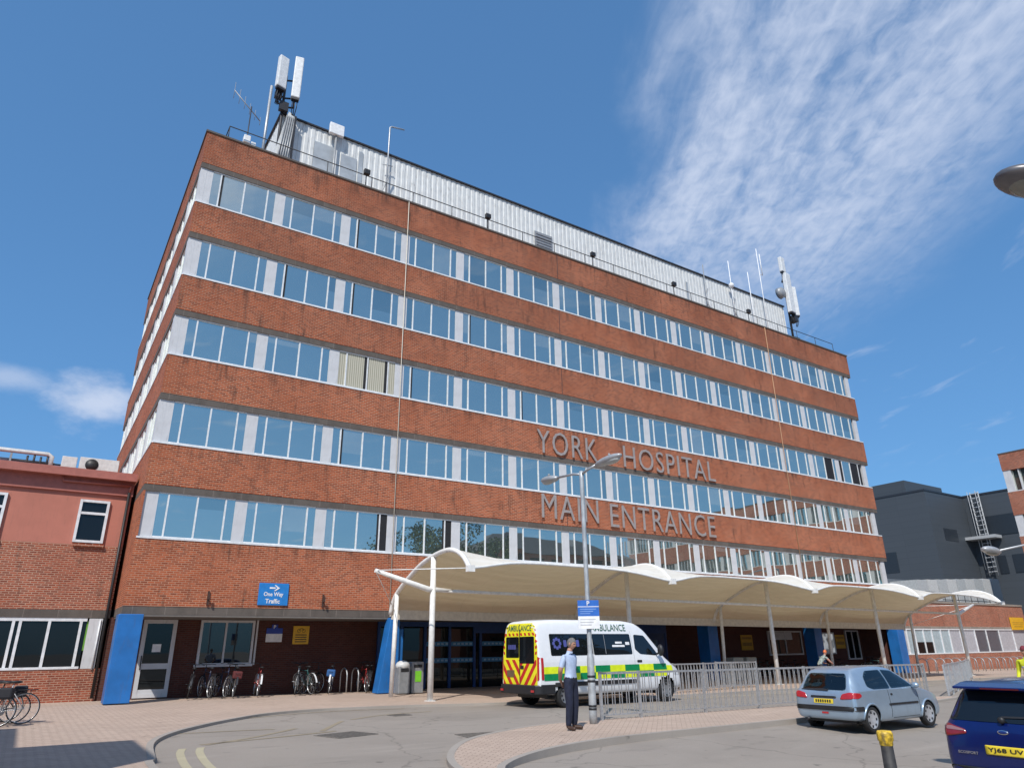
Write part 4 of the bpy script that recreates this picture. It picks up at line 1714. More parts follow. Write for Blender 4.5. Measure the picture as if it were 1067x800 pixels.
def arch_lip(car, b, wheels, r, side):
    for wx, wz in wheels:
        pts = []
        for k in range(29):
            a = R(-8 + 196 * k / 28)
            h, nn = car.hit(wx + r * math.cos(a), max(.16, wz + r * math.sin(a)), side)
            pts.append(h + nn * .004)
        b.tube(pts, .022, 6)


# silver three-door hatchback
def thin_glass():
    m, nt, b = nt_new('cabin_glass')
    nt.nodes.remove(b)
    out = [n for n in nt.nodes if n.type == 'OUTPUT_MATERIAL'][0]
    tr = N(nt, 'ShaderNodeBsdfTransparent')
    tr.inputs[0].default_value = (.34, .40, .40, 1)
    gl = N(nt, 'ShaderNodeBsdfGlossy')
    gl.inputs['Roughness'].default_value = .02
    gl.inputs['Color'].default_value = (.9, .95, .95, 1)
    fr = N(nt, 'ShaderNodeFresnel')
    fr.inputs[0].default_value = 1.6
    mx = N(nt, 'ShaderNodeMixShader')
    nt.links.new(math_n(nt, 'ADD', fr.outputs[0], .03, clamp=True), mx.inputs[0])
    nt.links.new(tr.outputs[0], mx.inputs[1])
    nt.links.new(gl.outputs[0], mx.inputs[2])
    nt.links.new(mx.outputs[0], out.inputs[0])
    return m


M_TGLASS = thin_glass()
M_SEAT = mat('seat_fabric', (.05, .05, .055), .9)


def cabin(T, x0, x1, floor, beltz, w):
    b = MB()
    b.box(x0, x1, -w, w, floor, floor + .06)
    b.box(x1 - .35, x1, -w, w, floor + .06, beltz - .02)
    b.box(x0, x0 + .28, -w, w, floor + .06, beltz - .12)
    b.build('cabin_trim', M_BLACKP, T)
    for x, ys in ((x0 + .45, (-.36, 0, .36)), (x0 + 1.25, (-.36, .36))):
        for y in ys:
            b = MB()
            M = Matrix.Translation((x, y, floor + .3)) @ Matrix.Rotation(R(-14), 4, 'Y')
            b.box(-.08, .06, -.2, .2, 0, beltz - floor - .18, 0, M)
            b.box(-.05, .03, -.12, .12, beltz - floor - .14, beltz - floor + .05, 0, M)
            b.box(.0, .45, -.21, .21, -.02, .14, 0, M)
            b.build('seat', M_SEAT, T, bevel=.03)
    b = MB()
    b.lathe([(.17, -.012), (.19, 0), (.17, .012), (.15, 0), (.17, -.012)], (0, 0, 0), 'x', 20)
    o = b.build('steering_wheel', M_BLACKP, T, (x1 - .45, -.36, beltz - .02))
    o.rotation_euler = (0, R(25), 0)


def paint2(m):
    # inner side of a body panel is dark lining
    nt = m.node_tree
    b = nt.nodes['Principled BSDF']
    src = b.inputs['Base Color'].links[0].from_socket
    bf = N(nt, 'ShaderNodeNewGeometry').outputs['Backfacing']
    nt.links.new(mixc(nt, bf, src, (.06, .06, .06)), b.inputs['Base Color'])
    nt.links.new(math_n(nt, 'MULTIPLY', math_n(nt, 'SUBTRACT', 1., bf), b.inputs['Metallic'].default_value), b.inputs['Metallic'])
    return m


ca = .93
M_SILV = mat('silver_blue_paint', (.36, .46, .56), .32, .55, var=.03, coat=.6, dirt=.10)
paint2(M_SILV)
T = thing('hatchback_car', 'silver-blue three-door hatchback seen from behind, driving past the railing', 'car', (12.92, -18.0, road_z(13.5, -18.0) + .0), R(-1))
T.scale = (ca, ca, ca)
st = [(-.63, .36, .55, .60, .66, .64, .58), (-.615, .31, .70, .74, .74, .72, .62), (-.58, .28, .82, .89, .795, .77, .66), (-.53, .27, .865, .965, .81, .785, .66), (-.45, .26, .88, 1.09, .815, .79, .63), (-.33, .25, .89, 1.26, .82, .80, .60), (-.22, .24, .90, 1.355, .825, .80, .575), (.1, .21, .905, 1.405, .828, .805, .56),
      (.8, .20, .91, 1.425, .828, .805, .555), (1.3, .20, .91, 1.395, .828, .80, .55), (1.7, .20, .91, 1.27, .826, .795, .56), (2.05, .20, .90, 1.06, .825, .785, .60), (2.25, .20, .87, .955, .82, .77, .60), (2.7, .20, .79, .87, .81, .745, .52), (3.0, .21, .70, .77, .765, .71, .46), (3.14, .24, .59, .65, .68, .64, .42), (3.2, .3, .48, .52, .58, .54, .38)]
HW = [(0, .285), (2.44, .285)]
car = Car(st, HW, .285, .33, [('rear', shrink(round_poly([(-.60, .92), (.60, .92), (.56, 1.10), (.50, 1.285), (-.50, 1.285), (-.56, 1.10)], .08), .03)), ('side', shrink(round_poly([(.02, .99), (.22, .925), (.92, .925), (.92, 1.345), (.30, 1.33), (.08, 1.20)], .06), .03)), ('side', shrink(round_poly([(.96, .925), (1.98, .945), (1.72, 1.15), (1.42, 1.315), (.96, 1.345)], .05), .03)), ('front', shrink(round_poly([(-.58, .98), (.58, .98), (.52, 1.30), (-.52, 1.30)], .06), .03))])
b = MB()
b.add(car.vs, car.fs, 0, True)
arch_lip(car, b, HW, .335, 'right')
arch_lip(car, b, HW, .335, 'left')
bd = b.build('body', M_SILV, T)
arch_liner(T, HW, .335, ((-.80, -.3), (.80, .3)))
b = MB()
car.patch(b, round_poly([(-.60, .92), (.60, .92), (.56, 1.10), (.50, 1.285), (-.50, 1.285), (-.56, 1.10)], .08), 'rear', .008)
rw = b.build('rear_window', M_TGLASS, T)
b = MB()
car.patch(b, round_poly([(-.58, .98), (.58, .98), (.52, 1.30), (-.52, 1.30)], .06), 'front', .008)
b.build('windscreen', M_TGLASS, T)
cabin(T, -.3, 2.1, .32, .93, .70)
b = MB()
car.patch(b, round_poly([(-.15, .925), (-.12, .895), (.62, .92), (.55, .945), (.0, .95)], .02), 'rear', .02, rings=3)
b.build('rear_wiper', M_BLACKP, rw)
for sd_ in ('right', 'left'):
    b = MB()
    car.patch(b, round_poly([(.02, .99), (.22, .925), (.92, .925), (.92, 1.345), (.30, 1.33), (.08, 1.20)], .06), sd_, .007)
    b.build('quarter_window', M_TGLASS, T)
    b = MB()
    car.patch(b, round_poly([(.96, .925), (1.98, .945), (1.72, 1.15), (1.42, 1.315), (.96, 1.345)], .05), sd_, .007)
    b.build('door_window', M_TGLASS, T)
    b = MB()
    sy = -1 if sd_ == 'right' else 1
    car.patch(b, rrect(.72, 1.98, .555, .60, .02), sd_, .016, thick=.02)
    b.build('rubbing_strip', M_BLACKP, T)
    b = MB()
    b.ell((1.86, sy * .90, .965), (.075, .105, .07), 12)
    b.tube([(1.88, sy * .8, .92), (1.87, sy * .88, .95)], .03, 6)
    b.build('door_mirror', M_SILV, T)
    b = MB()
    car.patch(b, rrect(.86, .94, .775, .815, .018), sd_, .012, thick=.01)
    b.build('door_handle', M_BLACKP, T)
    b = MB()
    for a, c in (((.80, .30), (.78, .92)), ((2.05, .36), (2.04, .92)), ((.86, .28), (2.0, .28))):
        pts = []
        for q in range(10):
            h, nn = car.hit(a[0] + (c[0] - a[0]) * q / 9, a[1] + (c[1] - a[1]) * q / 9, sd_)
            pts.append(h + nn * .001)
        b.tube(pts, .006, 4)
    b.build('door_gap', M_BLACKP, T)
    b = MB()
    car.patch(b, round_poly([(sy * .44, .72), (sy * .77, .74), (sy * .79, .86), (sy * .70, .885), (sy * .50, .84)], .04), 'rear', .012, thick=.01)
    car.patch(b, round_poly([(-.60, .745), (-.42, .75), (-.30, .80), (-.36, .86), (-.60, .875)], .03), sd_, .010)
    b.build('tail_lamp', mat('tail_lamp_red', (.45, .02, .025), .2, coat=.5), T)
b = MB()
car.patch(b, rrect(-.76, .76, .475, .575, .04), 'rear', .02, rings=3, sub=8, thick=.02)
for sd_ in ('right', 'left'):
    car.patch(b, rrect(-.62, -.31, .475, .575, .03), sd_, .016, rings=3)
b.build('bumper_strip', M_BLACKP, T)
b = MB()
car.patch(b, rrect(-.26, .26, .625, .725, .01), 'rear', .012)
pl_ = b.build('number_plate', mat('plate_yellow', (.80, .60, .04), .45), T)
b = MB()
def rear_pl(car, ya, za, off):
    def f(x, y, z):
        h, nn = car.hit(ya - x, za + y, 'rear')
        return (h.x - off - z, h.y, h.z)
    return f


for kq in range(7):
    car.patch(b, rrect(.215 - kq * .062 - .04, .215 - kq * .062, .645, .705, .004), 'rear', .016, rings=2, sub=1)
b.build('plate_marks', M_BLACKP, pl_)
b = MB()
car.patch(b, rrect(-.34, .34, .745, .79, .02), 'rear', .014, thick=.01)
b.build('boot_handle', M_BLACKP, T)
b = MB()
car.patch(b, rrect(-.1, .08, .40, .44, .015), 'rear', .014)
b.build('fog_lamp', MATS['tail_lamp_red'], T)
b = MB().tube([(-.66, .5, .26), (-.4, .5, .27)], .03, 8)
b.build('exhaust', M_DKMET, T)
for wx in (0, 2.44):
    for sy in (-1, 1):
        wheel(T, wx, sy * .735, .285, .165, .20, sy, 7)
b = MB().box(-.4, 2.9, -.62, .62, .2, .42)
b.build('underbody', M_BLACKP, T)

# ambulance minibus
T = thing('ambulance_van', 'white ambulance minibus with green and yellow blocks and rear chevrons by the entrance', 'ambulance', (11.05, -9.2, road_z(12, -9.2)), R(1.6))
WB = 4.33
st = [(-1.03, .50, 1.10, 1.30, .90, .90, .84), (-1.015, .45, 1.25, 2.30, .965, .965, .80), (-.98, .42, 1.3, 2.44, .99, .985, .79), (-.85, .40, 1.3, 2.50, 1.0, .99, .79), (0, .36, 1.3, 2.54, 1.0, .99, .79), (2.6, .34, 1.3, 2.53, 1.0, .99, .78), (3.2, .34, 1.3, 2.47, 1.0, .985, .76), (3.6, .34, 1.28, 2.30, 1.0, .98, .75), (3.95, .34, 1.26, 1.98, .995, .965, .76), (4.3, .34, 1.22, 1.60, .99, .94, .78), (4.5, .34, 1.16, 1.38, .985, .92, .78), (4.8, .35, 1.06, 1.22, .96, .89, .70), (5.05, .36, .95, 1.05, .90, .83, .60), (5.17, .40, .78, .86, .80, .74, .5), (5.2, .45, .65, .7, .7, .66, .45)]
AW = [(0, .35), (WB, .35)]
car = Car(st, AW, .35, .42)
M_VAN = mat('van_white_paint', (.76, .77, .78), .3, var=.03, coat=.5)
b = MB()
b.add(car.vs, car.fs, 0, True)
bd = b.build('body', M_VAN, T)
arch_liner(T, AW, .425, ((-.97, -.4), (.97, .4)))
b = MB().box(-.6, 4.8, -.75, .75, .28, .5)
b.build('underbody', M_BLACKP, T)
M_HY = mat('hi_vis_yellow', (.72, .82, .02), .4)
M_HG = mat('block_green', (.0, .22, .07), .4)
M_CHR = mat('chevron_red', (.55, .02, .02), .4)
M_CHY = mat('chevron_yellow', (.85, .78, .02), .4)
for sd_ in ('right', 'left'):
    b = MB()
    blocks = []
    xs2 = [-.86, -.08, .55, 1.18, 1.8, 2.45, 3.1, 3.75, 4.4, 5.0]
    for q in range(len(xs2) - 1):
        zt, zm, zb_ = 1.16, .965, .775
        if q == 8:
            zt, zm = 1.10, .93
        car.patch(b, [(xs2[q], zm), (xs2[q + 1], zm), (xs2[q + 1], zt), (xs2[q], zt)], sd_, .008, 0 if q % 2 == 0 else 1, 5)
        if q < 8:
            car.patch(b, [(xs2[q], zb_), (xs2[q + 1], zb_), (xs2[q + 1], zm), (xs2[q], zm)], sd_, .008, 1 if q % 2 == 0 else 0, 5)
    b.build('reflective_blocks', [M_HY, M_HG], T)
    b = MB()
    car.patch(b, rrect(-.55, 1.14, 1.47, 2.10, .05), sd_, .009, 0, 8, 8)
    car.patch(b, rrect(1.18, 2.86, 1.47, 2.10, .05), sd_, .009, 0, 8, 8)
    sw = b.build('side_window', M_CGLASS, T)
    b = MB()
    car.patch(b, rrect(1.145, 1.165, 1.5, 2.08, .004), sd_, .012)
    car.patch(b, rrect(1.68, 1.70, 1.5, 2.08, .004), sd_, .012)
    b.build('window_bar', M_GREYP, sw)
    b = MB()
    car.patch(b, round_poly([(3.0, 1.63), (3.22, 1.47), (4.02, 1.42), (4.05, 1.50), (3.55, 2.05), (3.05, 2.08)], .06), sd_, .009, 0, 8, 6)
    b.build('door_window', M_CGLASS, T)
    b = MB()
    car.patch(b, rrect(-.45, 2.9, .60, .72, .02), sd_, .02, thick=.02, sub=8)
    b.build('side_rub_rail', M_BLACKP, T)
    sy = -1 if sd_ == 'right' else 1
    b = MB()
    b.ell((3.98, sy * 1.16, 1.58), (.09, .12, .19), 12)
    b.tube([(3.98, sy * .95, 1.46), (3.98, sy * 1.12, 1.5)], .035, 6)
    b.build('door_mirror', M_BLACKP, T)
    b = MB()
    car.patch(b, rrect(3.02, 3.24, 1.22, 1.29, .03), sd_, .014, thick=.01)
    b.build('door_handle', M_BLACKP, T)
    b = MB()
    for a, c in (((2.92, .5), (2.92, 2.2)), ((3.98, .8), (4.02, 1.42)), ((1.16, .5), (1.16, 2.2))):
        pts = [car.hit(a[0] + (c[0] - a[0]) * q / 11, a[1] + (c[1] - a[1]) * q / 11, sd_)[0] for q in range(12)]
        b.tube(pts, .007, 4)
    b.build('door_gap', M_GREYP, T)
    b = MB()
    def side_pl(x0, z0):
        def f(x, y, z):
            h, nn = car.hit(x0 + (x if sd_ == 'right' else -x), z0 + y, sd_)
            return tuple(h + nn * (.012 + z))
        return f
    if sd_ == 'right':
        add_text(b, 'AMBULANCE', side_pl(1.18, 2.19), w=1.55, h=.21, depth=.002, bold=.003)
    else:
        add_text(b, 'AMBULANCE', side_pl(2.73, 2.19), w=1.55, h=.21, depth=.002, bold=.003)
    b.build('side_lettering', mat('letter_green', (.03, .12, .08), .5), T)
    b = MB()
    # pale markings on the dark glass
    s_ = 1 if sd_ == 'right' else 1
    for q in range(8):
        a = 2 * math.pi * q / 8
        cxx, czz = -.28 + .13 * math.cos(a), 1.82 + .13 * math.sin(a)
        car.patch(b, rrect(cxx - .045, cxx + .045, czz - .045, czz + .045, .02), sd_, .013, 0, 2, 1)
    for q in range(4):
        car.patch(b, rrect(-.02 + q * .17, .1 + q * .17, 1.72, 1.92, .03), sd_, .013, 0, 2, 1)
    car.patch(b, rrect(2.15, 2.45, 1.80, 1.86, .01), sd_, .013, 1, 2, 2)
    car.patch(b, rrect(2.0, 2.55, 1.70, 1.76, .01), sd_, .013, 1, 2, 2)
    car.patch(b, rrect(2.60, 2.78, 1.76, 1.85, .01), sd_, .013, 1, 2, 2)
    b.build('window_marks', [mat('mark_blue', (.08, .09, .30), .5), M_SIGNW], sw)
    b = MB()
    car.patch(b, rrect(-.96, -.87, .80, 1.42, .03), sd_, .014, 0, 4, 3)
    car.patch(b, round_poly([(sy * .90, .78), (sy * .975, .80), (sy * .975, 1.42), (sy * .90, 1.46)], .03), 'rear', .014, 0, 3, 4)
    b.build('tail_lamp', MATS['tail_lamp_red'], T)
    b = MB()
    car.patch(b, round_poly([(4.72, .82), (5.02, .80), (5.0, 1.0), (4.70, 1.14)], .05), sd_, .012)
    b.build('headlight', mat('headlight_glass', (.6, .62, .64), .1), T)
# rear end
b = MB()
car.patch(b, rrect(-.9, .9, .62, 2.42, .06), 'rear', .006, 0, 10, 8)
def clip_strip(y0, slope, w, ylo, yhi, zlo, zhi):
    poly = [(y0, zlo), (y0 + w, zlo), (y0 + w + slope * (zhi - zlo), zhi), (y0 + slope * (zhi - zlo), zhi)]
    # clip in y
    def clip(P, f):
        out = []
        for i in range(len(P)):
            a, c = P[i], P[(i + 1) % len(P)]
            fa, fc = f(a), f(c)
            if fa >= 0:
                out.append(a)
            if fa * fc < 0:
                t = fa / (fa - fc)
                out.append((a[0] + (c[0] - a[0]) * t, a[1] + (c[1] - a[1]) * t))
        return out
    poly = clip(poly, lambda p: p[0] - ylo)
    if len(poly) > 2:
        poly = clip(poly, lambda p: yhi - p[0])
    return poly


for (ylo, yhi, sl) in ((.02, .88, -1), (-.86, -.02, 1)):
    for k in range(-8, 10):
        base = k * .36
        P = clip_strip(base, -sl * .85, .17, ylo, yhi, .64, 1.36)
        if len(P) > 2:
            car.patch(b, P, 'rear', .010, 1, 3, 3)
for sy in (-1, 1):
    for k in range(5):
        z = 1.5 + k * .17
        car.patch(b, [(sy * .80, z), (sy * .885, z + .03), (sy * .885, z + .11), (sy * .80, z + .08)], 'rear', .010, 1, 2, 2)
for k in range(8):
    y = -.78 + k * .21
    car.patch(b, [(y, 2.06), (y + .1, 2.06), (y + .14, 2.14), (y + .04, 2.14)], 'rear', .010, 1, 2, 2)
b.build('rear_doors', [M_CHY, M_CHR], T)
b = MB()
car.patch(b, round_poly([(-.75, 1.24), (.12, 1.24), (.12, 1.42), (.72, 1.42), (.72, 2.03), (-.75, 2.03)], .04), 'rear', .004, 0, 1, 1)
b2 = MB()
car.patch(b2, rrect(.03, .74, 1.42, 2.03, .04), 'rear', .014, 0, 6, 4)
car.patch(b2, rrect(-.76, .01, 1.26, 2.03, .04), 'rear', .014, 0, 6, 4)
rw = b2.build('rear_window', M_CGLASS, T)
b = MB()
for q in range(4):
    car.patch(b, rrect(.2 + q * .11, .28 + q * .11, 1.66, 1.8, .02), 'rear', .018, 0, 2, 1)
b.build('window_marks', MATS['mark_blue'], rw)
b = MB()
add_text(b, 'AMBULANCE', rear_pl(car, .62, 2.20, .016), w=1.24, h=.17, depth=.002, bold=.003)
b.build('rear_lettering', MATS['letter_green'], T)
b = MB()
car.patch(b, rrect(.28, .68, .86, 1.06, .02), 'rear', .016, 1, 3, 2)
car.patch(b, rrect(-.02, .02, .64, 2.4, .01), 'rear', .012, 0, 3, 6)
car.patch(b, rrect(-.22, -.05, 1.1, 1.2, .02), 'rear', .02, 0, 3, 2)
b.build('plate_recess', [M_BLACKP, mat('plate_recess_brown', (.16, .10, .05), .6)], T)
b = MB()
b.prism([(-.97, -1.0), (-1.13, -.9), (-1.16, -.5), (-1.16, .5), (-1.13, .9), (-.97, 1.0)], .40, .66, plane='xy')
b.box(-.98, -.44, -1.012, -.95, .40, .68)
b.box(-.98, -.44, .95, 1.012, .40, .68)
bp = b.build('rear_bumper', M_BLACKP, T, bevel=.03)
b = MB()
for sy in (-.8, .8):
    b.box(-1.172, -1.155, sy - .07, sy + .07, .47, .53)
b.build('reflector', MATS['tail_lamp_red'], bp)
for wx in (0, WB):
    for sy in (-1, 1):
        wheel(T, wx, sy * .87, .345, .22, .22, sy, 8, mat('steel_wheel', (.30, .31, .32), .45, .5))
b = MB()
car.patch(b, round_poly([(-.80, 1.45), (.80, 1.45), (.68, 2.2), (-.68, 2.2)], .06), 'front', .012, 0, 8, 5)
b.build('windscreen', M_CGLASS, T)

# blue compact SUV, rear at the right edge
sc_ = .93
T = thing('suv_car', 'deep blue compact SUV seen from behind at the right edge', 'car', (8.97, -23.46, road_z(8.97, -23.46)), R(-2))
T.scale = (sc_, sc_, sc_)
st = [(-.86, .42, .70, .76, .74, .72, .6), (-.84, .36, .86, .92, .80, .78, .62), (-.80, .34, .97, 1.04, .845, .825, .68), (-.74, .33, 1.01, 1.12, .87, .85, .70), (-.64, .32, 1.03, 1.30, .875, .86, .68), (-.52, .31, 1.04, 1.50, .88, .865, .64), (-.42, .30, 1.04, 1.585, .88, .865, .62), (0, .30, 1.05, 1.63, .885, .868, .61), (.8, .30, 1.05, 1.655, .885, .868, .60), (1.3, .3, 1.05, 1.62, .885, .86, .60), (1.75, .3, 1.05, 1.42, .885, .85, .62), (2.15, .3, 1.04, 1.16, .88, .84, .64), (2.7, .3, .97, 1.06, .87, .82, .58), (3.05, .32, .88, .97, .83, .78, .52), (3.2, .36, .7, .8, .76, .7, .48)]
HW = [(0, .34), (2.52, .34)]
car = Car(st, HW, .34, .39)
M_BLU = mat('deep_blue_paint', (.003, .013, .11), .25, .3, var=.05, coat=.6)
paint2(M_BLU)
b = MB()
b.add(car.vs, car.fs, 0, True)
b.build('body', M_BLU, T)
arch_liner(T, HW, .395, ((-.85, -.35), (.85, .35)))
b = MB()
car.patch(b, round_poly([(-.74, 1.10), (.74, 1.10), (.78, 1.13), (.62, 1.50), (-.62, 1.50), (-.78, 1.13)], .05), 'rear', .01, 0, 8, 5)
rw = b.build('rear_window', M_CGLASS, T)
b = MB()
car.patch(b, round_poly([(.02, 1.16), (-.55, 1.18), (-.55, 1.20), (.02, 1.185)], .008), 'rear', .026, 0, 2, 3)
b.ell((-.80, .0, 1.135), (.04, .05, .05), 10)
b.build('rear_wiper', M_BLACKP, rw)
b = MB()
b.prism([(-.66, 1.55), (-.74, 1.53), (-.74, 1.565), (-.5, 1.615), (-.3, 1.63), (-.3, 1.59)], -.63, .63)
b.build('roof_spoiler', M_BLU, T, bevel=.012)
b = MB()
b.box(-.752, -.738, -.3, .22, 1.535, 1.555)
b.build('brake_light', mat('dim_red_lens', (.10, .008, .01), .3), T)
for sy, sd_ in ((-1, 'right'), (1, 'left')):
    b = MB()
    car.patch(b, round_poly([(sy * .50, .93), (sy * .84, .87), (sy * .865, 1.03), (sy * .78, 1.055), (sy * .52, .985)], .03), 'rear', .012, 0, 4, 4, .01)
    car.patch(b, round_poly([(-.79, .88), (-.50, .90), (-.46, 1.0), (-.79, 1.045)], .03), sd_, .01, 0, 3, 4)
    tl = b.build('tail_lamp', mat('dark_red_lamp', (.22, .012, .015), .15, coat=.7), T)
    b = MB()
    car.patch(b, round_poly([(sy * .52, .965), (sy * .80, .975), (sy * .80, 1.02), (sy * .72, 1.025), (sy * .54, .985)], .02), 'rear', .018, 0, 3, 3)
    b.build('clear_lens', mat('clear_lens', (.30, .16, .17), .15), tl)
    b = MB()
    car.patch(b, round_poly([(-.48, 1.09), (.32, 1.09), (.32, 1.50), (-.30, 1.50)], .05), sd_, .009, 0, 5, 4)
    car.patch(b, round_poly([(.40, 1.09), (1.9, 1.10), (1.35, 1.50), (.40, 1.52)], .05), sd_, .009, 0, 5, 4)
    b.build('side_window', M_CGLASS, T)
b = MB()
car.patch(b, rrect(-.27, .27, .68, .80, .012), 'rear', .016, 0, 4, 4, .012)
pl_ = b.build('number_plate', MATS['plate_yellow'], T)
b = MB()
add_text(b, 'YJ68 UV', rear_pl(car, .235, .705, .022), w=.47, h=.07, depth=.001, bold=.015)
b.build('plate_lettering', M_BLACKP, pl_)
b = MB()
b.ell((car.hit(0, .98, 'rear')[0].x - .008, 0, .98), (.012, .075, .032), 20)
em = b.build('oval_emblem', mat('chrome', (.75, .76, .78), .15, 1.), T)
b = MB()
b.ell((car.hit(0, .98, 'rear')[0].x - .012, 0, .98), (.013, .062, .023), 20)
b.build('emblem_field', mat('emblem_blue', (.01, .03, .16), .3), em)
b = MB()
add_text(b, 'ECOSPORT', rear_pl(car, .66, .665, .012), w=.28, h=.035, depth=.003, bold=.01)
b.build('badge_lettering', MATS['chrome'], T)
b = MB()
car.patch(b, rrect(-.84, .84, .36, .50, .05), 'rear', .02, 0, 3, 8, .02)
b.build('lower_bumper', M_BLACKP, T)
for wx in (0, 2.52):
    for sy in (-1, 1):
        wheel(T, wx, sy * .78, .335, .2, .22, sy, 5)
b = MB().box(-.5, 2.9, -.65, .65, .28, .5)
b.build('underbody', M_BLACKP, T)
# ------------------------------------------------------------------ street furniture
def bars_panel(L, h=1.05, sp=.11):
    """a guard-rail panel along +x from 0 to L, standing at z 0"""
    b = MB()
    b.box(.03, L - .03, -.022, .022, h - .05, h)
    b.box(.03, L - .03, -.018, .018, .09, .125)
    f = b
    c = MB()
    n = int((L - .1) / sp)
    for k in range(n):
        x = .05 + (L - .1) * (k + .5) / n
        c.box(x - .007, x + .007, -.009 + (.02 if k % 2 else -.02), .009 + (.02 if k % 2 else -.02), .125, h - .05)
    p = MB().box(-.03, .03, -.03, .03, -.1, h + .015)
    return f, c, p


def railing(label, pts, h=1.05, group=None, top=.03, name='guard_railing', sp=.11):
    t = thing(name, label, 'railing', (pts[0][0], pts[0][1], gz(pts[0][0]) + top), 0, group)
    o0 = Vector(t.location)
    for i in range(len(pts) - 1):
        a = Vector((*pts[i], gz(pts[i][0]) + top)) - o0
        c = Vector((*pts[i + 1], gz(pts[i + 1][0]) + top)) - o0
        d = c - a
        ang = math.atan2(d.y, d.x)
        f, br, p = bars_panel(Vector((d.x, d.y)).length, h, sp)
        fo = f.build('rail_panel', M_GALV, t, a)
        fo.rotation_euler = (0, -math.atan2(d.z, Vector((d.x, d.y)).length), ang)
        bo = br.build('bars', M_GALV, fo)
        po = p.build('post', M_GALV, t, a)
        po.rotation_euler = (0, 0, ang)
    po = p.build('post', M_GALV, t, c)
    po.rotation_euler = (0, 0, ang)
    return t


railing('long galvanised guard railing along the paved island behind the man and the hatchback', [(8.85, -14.42), (10.1, -14.42), (12.45, -14.38), (14.65, -14.38), (16.85, -14.38), (19.05, -14.42), (21.25, -14.45), (23.4, -14.5)])
railing('short galvanised guard railing on the far pavement beyond the ambulance nose', [(15.9, -8.1), (18.1, -7.75), (20.3, -7.3), (22.5, -6.85), (24.6, -6.45), (22.6, -5.9)])
railing('pale guard railing running away towards the cycle stands at the right', [(24.25, -14.75), (26.5, -13.8), (28.7, -12.9), (31, -12.0), (33.2, -11.1), (35.4, -10.2), (37.6, -9.2), (39.8, -8.3)], 1.0, sp=.2)

# double-headed lamp column
LX, LY = 8.15, -14.95
t = thing('lamp_column', 'grey double-headed street lamp column with worn black bands beside the man', 'street lamp', (LX, LY, gz(LX) + .03))
b = MB()
b.lathe([(0, 0), (.088, 0), (.088, .2), (.082, 1.35), (.072, 1.42), (.056, 1.5), (.055, 5.62), (.06, 5.8), (0, 5.82)], n=16)
b.build('column', mat('lamp_grey_paint', (.44, .46, .47), .45, .3, var=.25, vs=4, dirt=.45), t)
b = MB()
for z in (.28, .34, .86, .96):
    b.lathe([(.087, z), (.092, z + .005), (.092, z + .045), (.087, z + .05)], n=16)
b.build('black_band', M_BLACKP, t)
for sg, al, hl in ((1, 1.02, .72), (-1, .55, .95)):
    b = MB()
    b.tube([(0, 0, 5.72), (-.02, sg * .3, 5.79), (0.02, sg * al, 5.85)], .032, 8)
    ar = b.build('arm', M_GALV, t)
    b = MB()
    M = Matrix.Translation((.02, sg * (al + hl * .5), 5.87)) @ Matrix.Rotation(sg * .07, 4, 'X')
    b.ell((0, 0, 0), (.15, hl * .52, .10), 18, 0, M.to_3x3().to_4x4())
    for i_, v in enumerate(b.v):
        b.v[i_] = tuple(Vector(v) + M.translation)
    o = b.build('lamp_head', mat('lamp_head_grey', (.40, .41, .42), .4, .3), ar)
    b = MB()
    b.ell((.02, sg * (al + hl * .6), 5.83), (.115, hl * .33, .085), 16)
    b.build('lens', mat('lamp_lens', (.45, .46, .44), .15), ar)
    b = MB().lathe([(0, 0), (.03, 0), (.03, .06), (0, .07)], (.02, sg * (al + hl * .55), 5.965), n=10)
    b.build('photocell', M_GREYP, ar)
t = thing('parking_plate', 'blue and white parking plate fixed to the lamp column above the ambulance', 'sign', (LX - .07, LY - .10, 2.30), R(-34))
b = MB()
b.box(-.25, .25, 0, .02, -.02, .34)
b.box(-.25, .25, .001, .02, -.3, -.02, 1)
b.box(-.25, .25, -.004, 0, .185, .2, 1)
for q in range(3):
    b.box(-.2, .18 - q * .07, -.004, 0, .13 - q * .05, .145 - q * .05, 2)
    b.box(-.2, .16 - q * .05, -.003, .001, -.1 - q * .06, -.085 - q * .06, 3)
add_text(b, 'P', lambda x, y, z: (x - .035, -.005 - z, y + .22), h=.1, depth=.002, bold=.02, mi=1)
b.build('plate', [mat('plate_blue', (.03, .14, .50), .4), M_SIGNW, mat('plate_pale_blue', (.25, .4, .7), .5), mat('plate_grey_print', (.45, .45, .47), .6)], t)

# lamps cut by the right edge
def single_lamp(label, head, pole, zt, sc, tilt=-.1, wd=.17, hm_=None):
    t = thing('street_lamp', label, 'street lamp', (pole[0], pole[1], road_z(pole[0], pole[1])))
    o = Vector(t.location)
    h = Vector(head) - o
    pz = zt - o.z
    d = Vector((h.x, h.y, 0)).normalized()
    MB().lathe([(0, 0), (.1 * sc, 0), (.1 * sc, 1.4), (.06 * sc, 1.5), (.05 * sc, pz), (0, pz)], n=14).build('column', M_GALV, t)
    MB().tube([(0, 0, pz - .1), tuple(d * .5 + Vector((0, 0, pz + .0))), tuple(h - d * .3 * sc)], .03 * sc, 8).build('arm', M_GALV, t)
    ang = math.atan2(d.y, d.x)
    M = Matrix.Rotation(ang, 4, 'Z') @ Matrix.Rotation(tilt, 4, 'Y')
    b = MB().ell(h, (.40 * sc, wd * sc, .12 * sc), 24, 0, M)
    hd = b.build('lamp_head', hm_ or MATS['lamp_head_grey'], t)
    b = MB().ell(h + Vector((0, 0, -.045 * sc)), (.30 * sc, wd * .8 * sc, .10 * sc), 24, 0, M)
    b.build('lens', mat('lamp_bowl', (.20, .20, .17), .2), hd)


